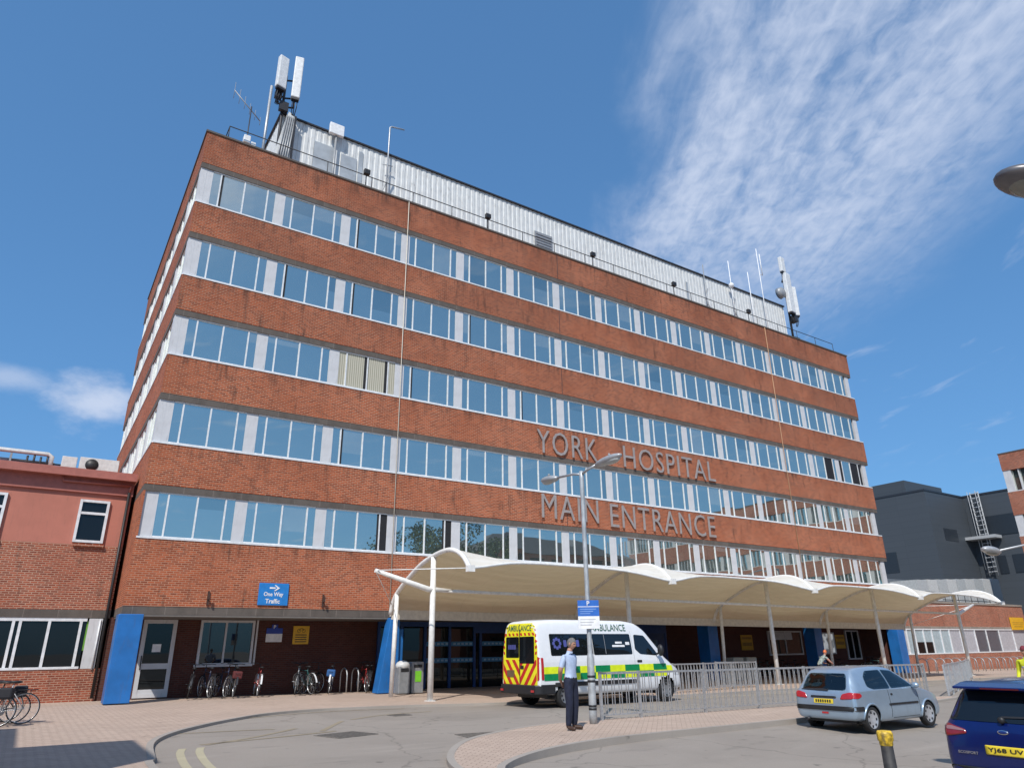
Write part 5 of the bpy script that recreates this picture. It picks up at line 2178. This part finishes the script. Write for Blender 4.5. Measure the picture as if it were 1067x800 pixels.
single_lamp('near street lamp head against the sky at the upper right edge', (6.42, -26.10, 6.86), (9.2, -28.2), 6.9, 1.2, -.25, .24, mat('lamp_shaded_grey', (.13, .125, .13), .35, .3))  # shade under the head is put into its whole colour
single_lamp('far street lamp reaching in front of the dark clad building from the right edge', (41.6, -10.0, 6.4), (51.5, -11.2), 7.9, 1.9)

# bollard
t = thing('bollard', 'scuffed black bollard with a chipped yellow cap in front of the hatchback', 'bollard', (6.156, -23.0, road_z(6.156, -23.0)))
MB().lathe([(0, -.1), (.085, -.1), (.07, .84), (0, .85)], n=16).build('post', mat('bollard_black', (.03, .028, .028), .65, var=.5, vs=9, dirt=.5), t)
MB().lathe([(.07, .82), (.078, .83), (.078, .865), (.090, .88), (.094, .955), (.078, .985), (0, .99)], n=16).build('cap', mat('bollard_yellow', (.62, .40, .03), .5, var=.6, vs=22, dirt=.9), t)

# bins
t = thing('litter_bin', 'grey litter bin with a rounded white hood beside the white canopy posts', 'bin', (9.9, -1.0, gz(9.9) + .03))
b = MB()
b.box(-.25, .24, -.22, .22, 0, 1.0)
b.build('bin_body', mat('bin_grey', (.27, .28, .29), .5, .2), t, bevel=.03)
b = MB().ell((0, 0, 1.02), (.3, .27, .2), 14)
b.build('hood', mat('bin_hood', (.55, .56, .56), .5), t)
b = MB().box(-.17, .17, -.232, -.20, .80, .93)
b.build('bin_opening', M_BLACKP, t)
t = thing('recycling_bin', 'grey recycling bin with a lime green label near the entrance', 'bin', (10.5, -.95, gz(10.5) + .03))
b = MB().box(-.26, .26, -.22, .22, 0, 1.16)
b.build('bin_body', MATS['bin_grey'], t, bevel=.03)
b = MB().box(-.12, .15, -.232, -.20, .42, .82)
b.build('bin_label', mat('lime_label', (.18, .55, .03), .5), t)
b = MB().box(-.18, .18, -.231, -.20, .95, 1.06)
b.build('bin_opening', M_BLACKP, t)

for k, (x, lb) in enumerate(((29.75, 'left of two pale boxes with dark round faces by the arcade column'), (30.85, 'right of two pale boxes with dark round faces by the arcade column'))):
    t = thing('pay_cabinet', lb, 'cabinet', (x, -1.0, gz(x) + .03), 0, 'pale cabinets by the arcade')
    MB().box(-.42, .42, -.25, .25, 0, 1.15).build('casing', mat('cabinet_cream', (.36, .37, .34), .5), t, bevel=.04)
    MB().lathe([(0, -.02), (.2, -.02), (.2, .02)], (0, -.25, .72), 'y', 20).build('round_face', M_BLACKP, t)

# ------------------------------------------------------------------ bicycles
def bicycle(label, col, loc, rz, lean=0., steer=0., group=None, mud=None, bag=None, sc=1.):
    t = thing('bicycle', label, 'bicycle', loc, rz, group)
    t.scale = (sc, sc, sc)
    t.rotation_euler = (lean, 0, rz)
    fm = mat('bike_' + col[0], col[1], .35, .2, coat=.3)
    r = .34
    for x in (-.52, .53):
        b = MB()
        c = (x, 0, r)
        b.lathe([(r * .9, -.012), (r * .93, -.014), (r * .93, .014), (r * .9, .012), (r * .9, -.012)], c, 'y', 30)
        b.lathe([(0, -.03), (.025, -.03), (.025, .03), (0, .03)], c, 'y', 10)
        for k in range(14):
            a = 2 * math.pi * k / 14
            b.tube([(x, .02 * (-1) ** k, r), (x + r * .91 * math.cos(a), 0, r + r * .91 * math.sin(a))], .0028, 3, cap=False)
        w_ = b.build('wheel', MATS.get('bike_alloy') or mat('bike_alloy', (.62, .63, .64), .3, .7), t)
        b = MB()
        b.lathe([(r * .93, -.016), (r * .98, -.019), (r, 0), (r * .98, .019), (r * .93, .016)], c, 'y', 30)
        b.build('tyre', M_RUBBER, w_)
    b = MB()
    bb, st_, hd, sd_ = (-.08, 0, .29), (-.22, 0, .78), (.38, 0, .80), (-.24, 0, .88)
    hd2 = (.42, 0, .68)
    for a, c, q in ((bb, sd_, .016), (st_, hd, .016), (bb, hd2, .018), (hd2, (.36, 0, .92), .018)):
        b.tube([a, c], q, 7)
    for sy in (-.05, .05):
        b.tube([bb, (-.52, sy, r)], .009, 5)
        b.tube([(-.22, 0, .76), (-.52, sy, r)], .009, 5)
        b.tube([hd2, (.45, sy, .6), (.53, sy, r)], .011, 5)
    b.lathe([(0, -.055), (.095, -.055), (.095, -.048), (0, -.048)], bb, 'y', 18)
    b.tube([(bb[0], -.07, bb[2]), (bb[0] + .1, -.07, bb[2] - .13), (bb[0] + .1, -.16, bb[2] - .13)], .011, 5)
    b.tube([(bb[0], .07, bb[2]), (bb[0] - .1, .07, bb[2] + .13), (bb[0] - .1, .16, bb[2] + .13)], .011, 5)
    b.build('frame', fm, t)
    b = MB()
    b.tube([(.36, 0, .9), (.36, 0, 1.0), (.42, 0, 1.03)], .014, 6)
    b.tube([(.30, -.29, 1.04), (.40, -.2, 1.05), (.43, 0, 1.03), (.40, .2, 1.05), (.30, .29, 1.04)], .013, 6)
    b.build('handlebar', M_DKMET, t)
    b = MB()
    b.ell((-.27, 0, .92), (.14, .075, .035), 12)
    b.ell((-.15, 0, .915), (.12, .03, .028), 10)
    b.build('saddle', M_BLACKP, t)
    b = MB()
    for x in (-.52, .53):
        b.add([(x + (r + .03) * math.cos(a), y, r + (r + .03) * math.sin(a)) for a in [R(20 + 150 * k / 16) for k in range(17)] for y in (-.028, .028)],
              [(2 * k, 2 * k + 1, 2 * k + 3, 2 * k + 2) for k in range(16)], 0, True)
    b.build('mudguard', mud or M_DKMET, t, fix=False)
    b = MB()
    b.tube([(-.75, -.06, .74), (-.35, -.06, .74), (-.35, .06, .74), (-.75, .06, .74), (-.75, -.06, .74)], .008, 4)
    for sy in (-.06, .06):
        b.tube([(-.62, sy, .74), (-.52, sy, r)], .006, 4)
    b.build('rear_rack', M_DKMET, t)
    if bag:
        MB().box(-.72, -.44, -.15, .15, .58, .82).build('pannier', bag, t, bevel=.04)
    return t


WH = mat('mudguard_white', (.7, .7, .7), .4)
NAVY = ('navy', (.02, .025, .06))
BLK = ('black', (.02, .02, .022))
RED = ('red', (.28, .02, .02))
GRN = ('teal', (.03, .10, .10))
SIL = ('silver', (.45, .46, .48))
zf = lambda x: gz(x) + .03
BG = 'bicycles parked along the dark arcade wall'
bicycle('dark bicycle parked nearest the white door', BLK, (2.42, 1.3, zf(2.4)), R(80), R(7), group=BG, sc=1.1)
bicycle('dark bicycle leaning below the left of the arcade window', NAVY, (3.55, 1.35, zf(3.6)), R(-84), R(-6), group=BG, sc=1.1)
bicycle('bicycle with a dull red pannier below the arcade window', BLK, (3.95, 1.3, zf(4)), R(84), R(5), group=BG, sc=1.1, bag=mat('red_pannier', (.10, .018, .018), .8))
bicycle('bicycle with white mudguards below the right edge of the arcade window', RED, (4.85, 1.3, zf(4.9)), R(82), R(6), group=BG, sc=1.1, mud=WH)
bicycle('silver bicycle parked beneath the blue parking notice', SIL, (6.35, 1.3, zf(6.3)), R(74), R(6), group=BG, sc=1.1)
bicycle('black bicycle standing at an angle beneath the yellow cycle notice', BLK, (7.05, 1.5, zf(7)), R(40), R(3), group=BG, sc=1.1)
bicycle('bicycle with a blue bag and white mudguard right of the yellow cycle notice', NAVY, (7.75, 1.25, zf(7.7)), R(66), R(5), group=BG, sc=1.1, mud=WH, bag=mat('blue_bag', (.02, .09, .25), .8))
bicycle('dark bicycle half hidden behind the leaning blue column', BLK, (9.55, 1.6, zf(9.7)), R(70), R(5), group=BG, sc=1.1)
bicycle('navy bicycle between the white door bicycle and the arcade window', NAVY, (3.0, 1.35, zf(3)), R(96), R(4), group=BG, sc=1.1)
bicycle('teal bicycle directly below the yellow cycle notice, beside the angled black one', GRN, (6.75, 1.3, zf(6.7)), R(100), R(-4), group=BG, sc=1.1, mud=WH)
bicycle('red bicycle between the bare steel stands and the leaning blue column', RED, (9.2, 1.35, zf(9.2)), R(84), R(4), group=BG, sc=1.1)
bicycle('silver-wheeled bicycle in the sun at the left edge, nearest the camera', SIL, (-3.17, -7.0, zf(-3)), R(180), R(4), group='cluster of bicycles at the left edge', mud=WH, bag=None)
bicycle('dark bicycle behind the silver-wheeled one at the left edge', BLK, (-3.35, -6.6, zf(-3)), R(176), R(-4), group='cluster of bicycles at the left edge', bag=mat('black_bag', (.02, .02, .025), .8))
bicycle('black bicycle at the very edge of the photo, furthest left of the left-edge cluster', BLK, (-3.62, -7.5, zf(-3)), R(168), R(5), group='cluster of bicycles at the left edge', bag=MATS['black_bag'])
bicycle('navy bicycle against the brick in the left-edge cluster', NAVY, (-3.5, -6.15, zf(-3)), R(186), R(-5), group='cluster of bicycles at the left edge')
AB = 'bicycles in the shade under the canopy'
AB_L = ['dark bicycle in the arcade nearest the pale cabinets', 'teal bicycle in the arcade just past the first ochre board', 'black bicycle in the arcade under the left of the blinded window', 'navy bicycle in the arcade under the middle of the blinded window', 'red bicycle in the arcade under the right end of the blinded window', 'black bicycle in the arcade just left of the bright window', 'dark bicycle in the arcade left of the last blue column', 'teal bicycle leaning closest to the last blue column']
for q, (x, c_) in enumerate(((33.2, BLK), (35.0, GRN), (36.4, BLK), (37.7, NAVY), (39.6, RED), (42.3, BLK), (46.2, NAVY), (47.0, GRN))):
    bicycle(AB_L[q], c_, (x, 1.2, zf(x)), R(78 + 9 * (q % 3)), R(5 - 4 * (q % 2)), group=AB)

# cycle stands
def hoop(label, x, y, group, rz=0, mt=None, first=[None]):
    if first[0] is None:
        b = MB()
        pts = [(0, -.38, 0), (0, -.38, .55)] + [(0, -.38 * math.cos(a), .62 + .30 * math.sin(a)) for a in [math.pi * k / 8 for k in range(9)]] + [(0, .38, .55), (0, .38, 0)]
        b.tube(pts, .028, 8)
        o = b.build('cycle_stand', M_GALV, loc=(x, y, zf(x)))
        first[0] = o
    else:
        o = first[0].copy()
        COL.objects.link(o)
        o.location = (x, y, zf(x))
    o.rotation_euler = (0, 0, rz)
    tag(o, label, 'cycle stand', group)


hoop('bare steel cycle stand just right of the blue-bagged bicycle', 8.45, 1.6, 'cycle stands at the arcade wall')
hoop('bare steel cycle stand nearest the leaning blue column', 8.95, 1.6, 'cycle stands at the arcade wall')
CS = 'row of steel cycle stands before the low brick wing'
for q in range(15):
    x = 47.6 + q * 1.15
    hoop('bare hooped cycle stand in the row before the low brick wing', x, -1.7 + .02 * q, CS, R(-12))

# ------------------------------------------------------------------ people
def skin(vs, es, rad, lvl=3):
    me = bpy.data.meshes.new('sk')
    me.from_pydata(vs, es, [])
    o = bpy.data.objects.new('sk', me)
    COL.objects.link(o)
    m = o.modifiers.new('s', 'SKIN')
    m.use_smooth_shade = True
    m.branch_smoothing = .4
    if not me.skin_vertices:
        bmx = bmesh.new()
        bmx.from_mesh(me)
        bmx.verts.layers.skin.verify()
        bmx.to_mesh(me)
        bmx.free()
    for i, r in enumerate(rad):
        me.skin_vertices[0].data[i].radius = r if isinstance(r, tuple) else (r, r)
    me.skin_vertices[0].data[0].use_root = True
    sb = o.modifiers.new('d', 'SUBSURF')
    sb.levels = sb.render_levels = lvl
    bpy.context.view_layer.update()
    out = bpy.data.meshes.new_from_object(o.evaluated_get(bpy.context.evaluated_depsgraph_get()))
    V = [Vector(v.co) for v in out.vertices]
    F = [tuple(p.vertices) for p in out.polygons]
    bpy.data.objects.remove(o)
    bpy.data.meshes.remove(me)
    bpy.data.meshes.remove(out)
    return V, F


def seg_d(p, a, b):
    ab = b - a
    t = max(0, min(1, (p - a).dot(ab) / max(ab.length_squared, 1e-9)))
    return (p - a - ab * t).length, t


M_SKIN = mat('skin', (.46, .25, .17), .55, var=.06)
M_EYE = mat('eye_dark', (.03, .02, .018), .4)
M_LIP = mat('lip', (.36, .14, .11), .5)


def head_geo(mb, c, M, mi_skin, mi_eye, mi_lip):
    """face towards +x"""
    n, h = 28, 20
    vs = []
    for i in range(h + 1):
        t = math.pi * i / h
        for k in range(n):
            a = 2 * math.pi * k / n
            d = Vector((math.sin(t) * math.cos(a), math.sin(t) * math.sin(a), math.cos(t)))
            x, y, z = d.x * .098, d.y * .076, d.z * .118
            if z < 0:
                f = 1 + z / .118 * .28
                y *= f
                x *= 1 + z / .118 * (.05 if d.x > 0 else .35)
            if d.x > 0:
                fr = max(0, 1 - (d.y / .28) ** 2)
                nz = max(0, 1 - ((z + .016) / .03) ** 2)
                x += .026 * fr * nz * (1 if z < .0 else .7)
                for ey in (-.031, .031):
                    x -= .010 * math.exp(-(((y - ey) / .014) ** 2 + ((z - .014) / .012) ** 2))
                x += .005 * math.exp(-((z - .034) / .012) ** 2)
                x += .006 * math.exp(-(((y) / .02) ** 2 + ((z + .055) / .009) ** 2))
                x += .010 * math.exp(-(((y) / .02) ** 2 + ((z + .098) / .018) ** 2))
            vs.append(Vector((x, y, z)))
    fs = [(i * n + k, (i + 1) * n + k, (i + 1) * n + (k + 1) % n, i * n + (k + 1) % n) for i in range(h) for k in range(n)]
    for f in fs:
        cc = sum((vs[q] for q in f), Vector()) / 4
        mi = mi_skin
        if cc.x > .05 and abs(abs(cc.y) - .031) < .012 and abs(cc.z - .012) < .008:
            mi = mi_eye
        if cc.x > .06 and abs(cc.y) < .024 and abs(cc.z + .055) < .007:
            mi = mi_lip
        o = len(mb.v)
        mb.v += [tuple(M @ vs[q] + c) for q in f]
        mb.f.append((o, o + 1, o + 2, o + 3))
        mb.m.append(mi)
        mb.sm.append(True)
    for sy in (-1, 1):
        mb.ell(M @ Vector((-.005, sy * .078, -.005)) + c, (.02, .01, .032), 10, mi_skin, M.to_4x4())


def hair_geo(b, c, M, top=1.06, front=.045, back=-.05):
    n, h = 28, 14
    vs = []
    for i in range(h + 1):
        for k in range(n):
            a = 2 * math.pi * k / n
            zmin = back if math.cos(a) < .1 else back + (front - back) * min(1, (math.cos(a) - .1) / .45)
            z = .118 * top - (.118 * top - zmin) * (i / h)
            s_ = math.sqrt(max(0, 1 - (z / (.118 * top)) ** 2))
            r = 1.07
            v = Vector((s_ * math.cos(a) * .098 * r, s_ * math.sin(a) * .076 * r, z))
            vs.append(M @ v + c)
    b.add(vs, [(i * n + k, (i + 1) * n + k, (i + 1) * n + (k + 1) % n, i * n + (k + 1) % n) for i in range(h) for k in range(n)], 0, True)


def hand_bones(V, E, RAD, K, base, dirv, side, nrm, wrist_i):
    """palm and five curled fingers from a wrist vertex"""
    d = Vector(dirv).normalized()
    n = Vector(nrm).normalized()
    s = d.cross(n).normalized() * side
    w = Vector(base)
    palm = w + d * .075
    pi = len(V)
    V.append(palm)
    E.append((wrist_i, pi))
    RAD.append((.03, .02))
    K.append('hand')
    for q, (off, ln) in enumerate(((-.030, .075), (-.010, .085), (.010, .08), (.029, .062))):
        a = palm + s * off + d * .015
        m_ = a + d * ln * .5 + n * .008
        e_ = m_ + d * ln * .32 + n * .026
        i0 = len(V)
        V.extend([a, m_, e_])
        E.extend([(pi, i0), (i0, i0 + 1), (i0 + 1, i0 + 2)])
        RAD.extend([.0095, .0088, .0075])
        K.extend(['hand'] * 3)
    a = w + d * .03 - s * .035 + n * .01
    e_ = a + d * .045 - s * .02 + n * .012
    i0 = len(V)
    V.extend([a, e_])
    E.extend([(wrist_i, i0), (i0, i0 + 1)])
    RAD.extend([.012, .009])
    K.extend(['hand'] * 2)


def person(label, loc, rz, V, E, RAD, K, headc, headM, mats, kinds, hair=None, extra=None):
    """K names, per vertex, the clothing zone; kinds maps zone to material index"""
    sv, sf = skin([tuple(v) for v in V], E, RAD)
    b = MB()
    EV = [(Vector(V[a]), Vector(V[c]), a, c) for a, c in E]
    mi = []
    for f in sf:
        p = sum((sv[q] for q in f), Vector()) / len(f)
        best = min(EV, key=lambda e: seg_d(p, e[0], e[1])[0] - .5 * (RAD[e[2]] if not isinstance(RAD[e[2]], tuple) else max(RAD[e[2]])))
        tt = seg_d(p, best[0], best[1])[1]
        z = K[best[3]] if K[best[3]] else K[best[2]]
        z = z(p, tt) if callable(z) else z
        mi.append(kinds[z])
    b.v = [(v[0] * 1.12, v[1] * 1.27, v[2]) for v in sv]
    b.f = sf
    b.m = mi
    b.sm = [True] * len(sf)
    head_geo(b, Vector(headc), headM, kinds['skin'], kinds['eye'], kinds['lip'])
    o = b.build('person', mats, None, loc)
    o.rotation_euler = (0, 0, rz)
    tag(o, label, 'person')
    if hair:
        hb = MB()
        hair_geo(hb, Vector(headc), headM, *hair[1:])
        hb.build('hair', hair[0], o, fix=False)
    return o


def stand(arms='behind', sep=.09, stride=0.):
    V = [Vector(p) for p in ((0, 0, .95), (.005, 0, 1.08), (.01, 0, 1.22), (.0, 0, 1.36), (-.012, 0, 1.46), (.005, 0, 1.53), (.02, 0, 1.60))]
    E = [(0, 1), (1, 2), (2, 3), (3, 4), (4, 5), (5, 6)]
    RAD = [(.135, .115), (.135, .112), (.145, .115), (.15, .115), (.075, .07), (.054, .054), (.05, .05)]
    belt = lambda p, t: 'belt' if p.z < 1.0 and p.z > .965 else ('shirt' if p.z >= .98 else 'trousers')
    K = [belt, belt, 'shirt', 'shirt', 'shirt', 'skin', 'skin']
    for sy in (-1, 1):
        i = len(V)
        sx = stride * sy
        V += [Vector((0, sy * sep, .88)), Vector((.02 + sx * .5, sy * (sep + .005), .5)), Vector((-.01 + sx, sy * (sep + .01), .12)), Vector((-.02 + sx, sy * (sep + .01), .05)), Vector((.15 + sx, sy * (sep + .035), .035))]
        E += [(0, i), (i, i + 1), (i + 1, i + 2), (i + 2, i + 3), (i + 3, i + 4)]
        RAD += [(.095, .1), (.072, .075), (.058, .06), (.045, .042), (.04, .03)]
        K += ['trousers', 'trousers', 'trousers', 'shoe', 'shoe']
    for sy in (-1, 1):
        i = len(V)
        if arms == 'behind':
            P = [(-.01, sy * .18, 1.425), (-.065, sy * .235, 1.15), (-.15, sy * .12, .955), (-.165, sy * .06, .92)]
            d, n = (-.1, -sy * .55, -.55), (.4, 0, .1)
        else:
            P = [(.0, sy * .19, 1.43), (-.03, sy * .25, 1.15), (.06, sy * .26, .90), (.08, sy * .26, .86)]
            d, n = (.1, 0, -1), (.3, -sy, 0)
        V += [Vector(p) for p in P]
        E += [(3, i), (i, i + 1), (i + 1, i + 2), (i + 2, i + 3)]
        RAD += [.062, .047, .032, .03]
        slv = lambda p, t: 'shirt' if t < .78 else 'skin'
        K += ['shirt', slv if arms == 'behind' else 'shirt', 'skin' if arms == 'behind' else 'shirt', 'skin']
        hand_bones(V, E, RAD, K, P[3], d, sy, n, i + 3)
    return V, E, RAD, K


KN = {'shirt': 0, 'trousers': 1, 'skin': 2, 'hand': 2, 'shoe': 3, 'belt': 4, 'eye': 5, 'lip': 6}
V, E, RAD, K = stand('behind')
hM = Matrix.Rotation(R(16), 3, 'Y')
man = person('grey-haired man in a pale blue shirt and navy trousers, hands behind his back', (6.95, -15.72, gz(6.95) + .035), math.atan2(-.92, .40), V, E, RAD, K, (.055, 0, 1.675), hM,
       [mat('pale_blue_shirt', (.44, .53, .70), .8, var=.10, vs=14, bump=.4, bs=16), mat('navy_trousers', (.012, .016, .038), .85, var=.3, vs=10, bump=.4, bs=14), M_SKIN, mat('brown_shoe', (.055, .028, .018), .5), M_BLACKP, M_EYE, M_LIP], KN, (mat('grey_hair', (.16, .15, .14), .8, var=.4, vs=60), 1.06, .055, -.06))
b = MB()
b.add([Vector((-.045 + .03 * math.cos(a) * 0 + .062 * math.cos(a) + .055, .062 * math.sin(a), 1.492 - .012 * math.cos(a) + zz)) for zz in (0, .035) for a in [2 * math.pi * k / 20 for k in range(20)]],
      [(k, (k + 1) % 20, 20 + (k + 1) % 20, 20 + k) for k in range(20)], 0, True)
b.build('collar', MATS['pale_blue_shirt'], man, fix=False)
V, E, RAD, K = stand('side', stride=.12)
o = person('person in a yellow high-visibility jacket and dark red cap at the far right edge', (20.38, -19.0, road_z(20.38, -19.0)), R(170), V, E, RAD, K, (.045, 0, 1.675), Matrix.Rotation(R(6), 3, 'Y'),
       [mat('hi_vis_jacket', (.72, .74, .03), .7, var=.15, vs=8, bump=.3, bs=14), mat('dark_trousers', (.02, .02, .025), .85), M_SKIN, M_BLACKP, M_BLACKP, M_EYE, M_LIP], KN)
hb = MB()
hair_geo(hb, Vector((.045, 0, 1.68)), Matrix.Rotation(R(6), 3, 'Y'), 1.12, .03, -.03)
hb.prism([(.13 + .06 * math.cos(a), .075 * math.sin(a)) for a in [2 * math.pi * k / 16 for k in range(16)]], 1.700, 1.712, plane='xy')
hb.build('cap', mat('dark_red_cap', (.16, .02, .03), .8), o, fix=False)
b = MB()
for z in (1.06, 1.22):
    b.lathe([(.155, z), (.162, z + .005), (.162, z + .05), (.155, z + .055)], (.005, 0, 0), n=20)
b.build('reflective_band', mat('reflective_silver', (.6, .62, .62), .4, .3), o)

# rider
cyx, cyy = 28.6, -7.1
rb_ = bicycle('dark bicycle being ridden by the person in an orange helmet', BLK, (cyx, cyy, zf(cyx)), R(-18))
rb_.scale = (.86, .86, .86)
V = [Vector(p) for p in ((-.24, 0, .99), (-.14, 0, 1.12), (-.02, 0, 1.27), (.09, 0, 1.38), (.14, 0, 1.44), (.18, 0, 1.49), (.21, 0, 1.54))]
E = [(i, i + 1) for i in range(6)]
RAD = [(.135, .12), (.13, .11), (.14, .115), (.13, .11), (.075, .07), (.054, .054), (.05, .05)]
K = ['trousers', 'shirt', 'shirt', 'shirt', 'shirt', 'skin', 'skin']
for sy, knee, ank in ((-1, (.12, -.11, .62), (-.06, -.12, .24)), (1, (.16, .11, .86), (.0, .12, .50))):
    i = len(V)
    V += [Vector((-.22, sy * .09, .95)), Vector(knee), Vector(ank), Vector((ank[0] + .14, ank[1], ank[2] - .06))]
    E += [(0, i), (i, i + 1), (i + 1, i + 2), (i + 2, i + 3)]
    RAD += [(.09, .09), (.065, .065), (.045, .045), (.038, .03)]
    K += ['trousers', 'trousers', 'skin', 'shoe']
for sy in (-1, 1):
    i = len(V)
    P = [(.09, sy * .18, 1.37), (.20, sy * .25, 1.17), (.32, sy * .26, 1.075), (.33, sy * .255, 1.07)]
    V += [Vector(p) for p in P]
    E += [(3, i), (i, i + 1), (i + 1, i + 2), (i + 2, i + 3)]
    RAD += [.058, .045, .032, .03]
    K += ['shirt', 'skin', 'skin', 'skin']
    hand_bones(V, E, RAD, K, P[3], (.5, -sy * .5, -.1), sy, (0, 0, -1), i + 3)
hm = Matrix.Rotation(R(12), 3, 'Y')
o = person('rider in a pale top and orange helmet beyond the railing, left of the hatchback', (cyx, cyy, zf(cyx)), R(-18), V, E, RAD, K, (.25, 0, 1.62), hm,
       [mat('pale_patterned_top', (.30, .35, .33), .8, var=.45, vs=9), mat('dark_shorts', (.03, .03, .035), .85), mat('flushed_skin', (.5, .25, .18), .55), M_BLACKP, M_BLACKP, M_EYE, M_LIP], KN)
hb = MB()
hair_geo(hb, Vector((.25, 0, 1.63)), hm, 1.2, .03, -.02)
o.scale = (.86, .86, .86)
hb.build('helmet', mat('orange_helmet', (.62, .14, .03), .4), o, fix=False)
b = MB().box(-.28, -.08, -.14, .14, 1.08, 1.42, 0, Matrix.Translation((.06, 0, .2)) @ Matrix.Rotation(R(40), 4, 'Y') @ Matrix.Translation((-.65, 0, -.1)))

# ------------------------------------------------------------------ trees across the road, mirrored in the lowest windows
M_LEAF = mat('leaf_green', (.055, .10, .022), .7, var=.5, vs=.6)
M_BARK = mat('bark', (.09, .065, .045), .9)


def tree(label, x, y, h, cr, seed):
    rg = random.Random(seed)
    t = thing('broadleaf_tree', label, 'tree', (x, y, gz(x) - .1), 0, 'trees across the road')
    b = MB()
    b.tube([(0, 0, 0), (.1, .05, h * .25), (.0, .1, h * .5), (.1, 0, h * .8)], .3, 10, rs=[.32, .24, .17, .06])
    tips = []
    for k in range(9):
        a = k * 2.4
        z0 = h * (.28 + .05 * k)
        e = Vector((math.cos(a) * cr * .75, math.sin(a) * cr * .75, min(h * .93, z0 + h * .22)))
        b.tube([(0.05, .05, z0), e * .5 + Vector((0, 0, z0 * .5)), e], .1, 6, rs=[.12, .08, .03])
        tips.append(e)
    b.build('trunk', M_BARK, t)
    b = MB()
    cl = tips + [Vector((0, 0, h * .85)), Vector((.5, .3, h * .7)), Vector((-.4, .2, h * .6))]
    cl += [c + Vector((rg.uniform(-1, 1), rg.uniform(-1, 1), rg.uniform(-.6, .9))) * cr * .3 for c in cl for _ in range(2)]
    for c in cl:
        r = cr * rg.uniform(.22, .40)
        for _ in range(150):
            d = Vector((rg.gauss(0, 1), rg.gauss(0, 1), rg.gauss(0, .8))).normalized() * r * rg.uniform(.4, 1.05)
            p = c + d
            u = Vector((rg.uniform(-1, 1), rg.uniform(-1, 1), rg.uniform(-1, 1))).normalized() * .16
            w = u.cross(Vector((rg.uniform(-1, 1), rg.uniform(-1, 1), rg.uniform(-1, 1)))).normalized() * .11
            b.quad(p - u, p + w, p + u, p - w)
    b.build('crown', M_LEAF, t, fix=False)


tree('tall leafy tree across the road, mirrored in the lowest windows left of the lamp', 30.5, -39, 15.0, 5.0, 3)
tree('smaller leafy tree beside the tall one across the road', 37, -41, 14.0, 4.4, 5)
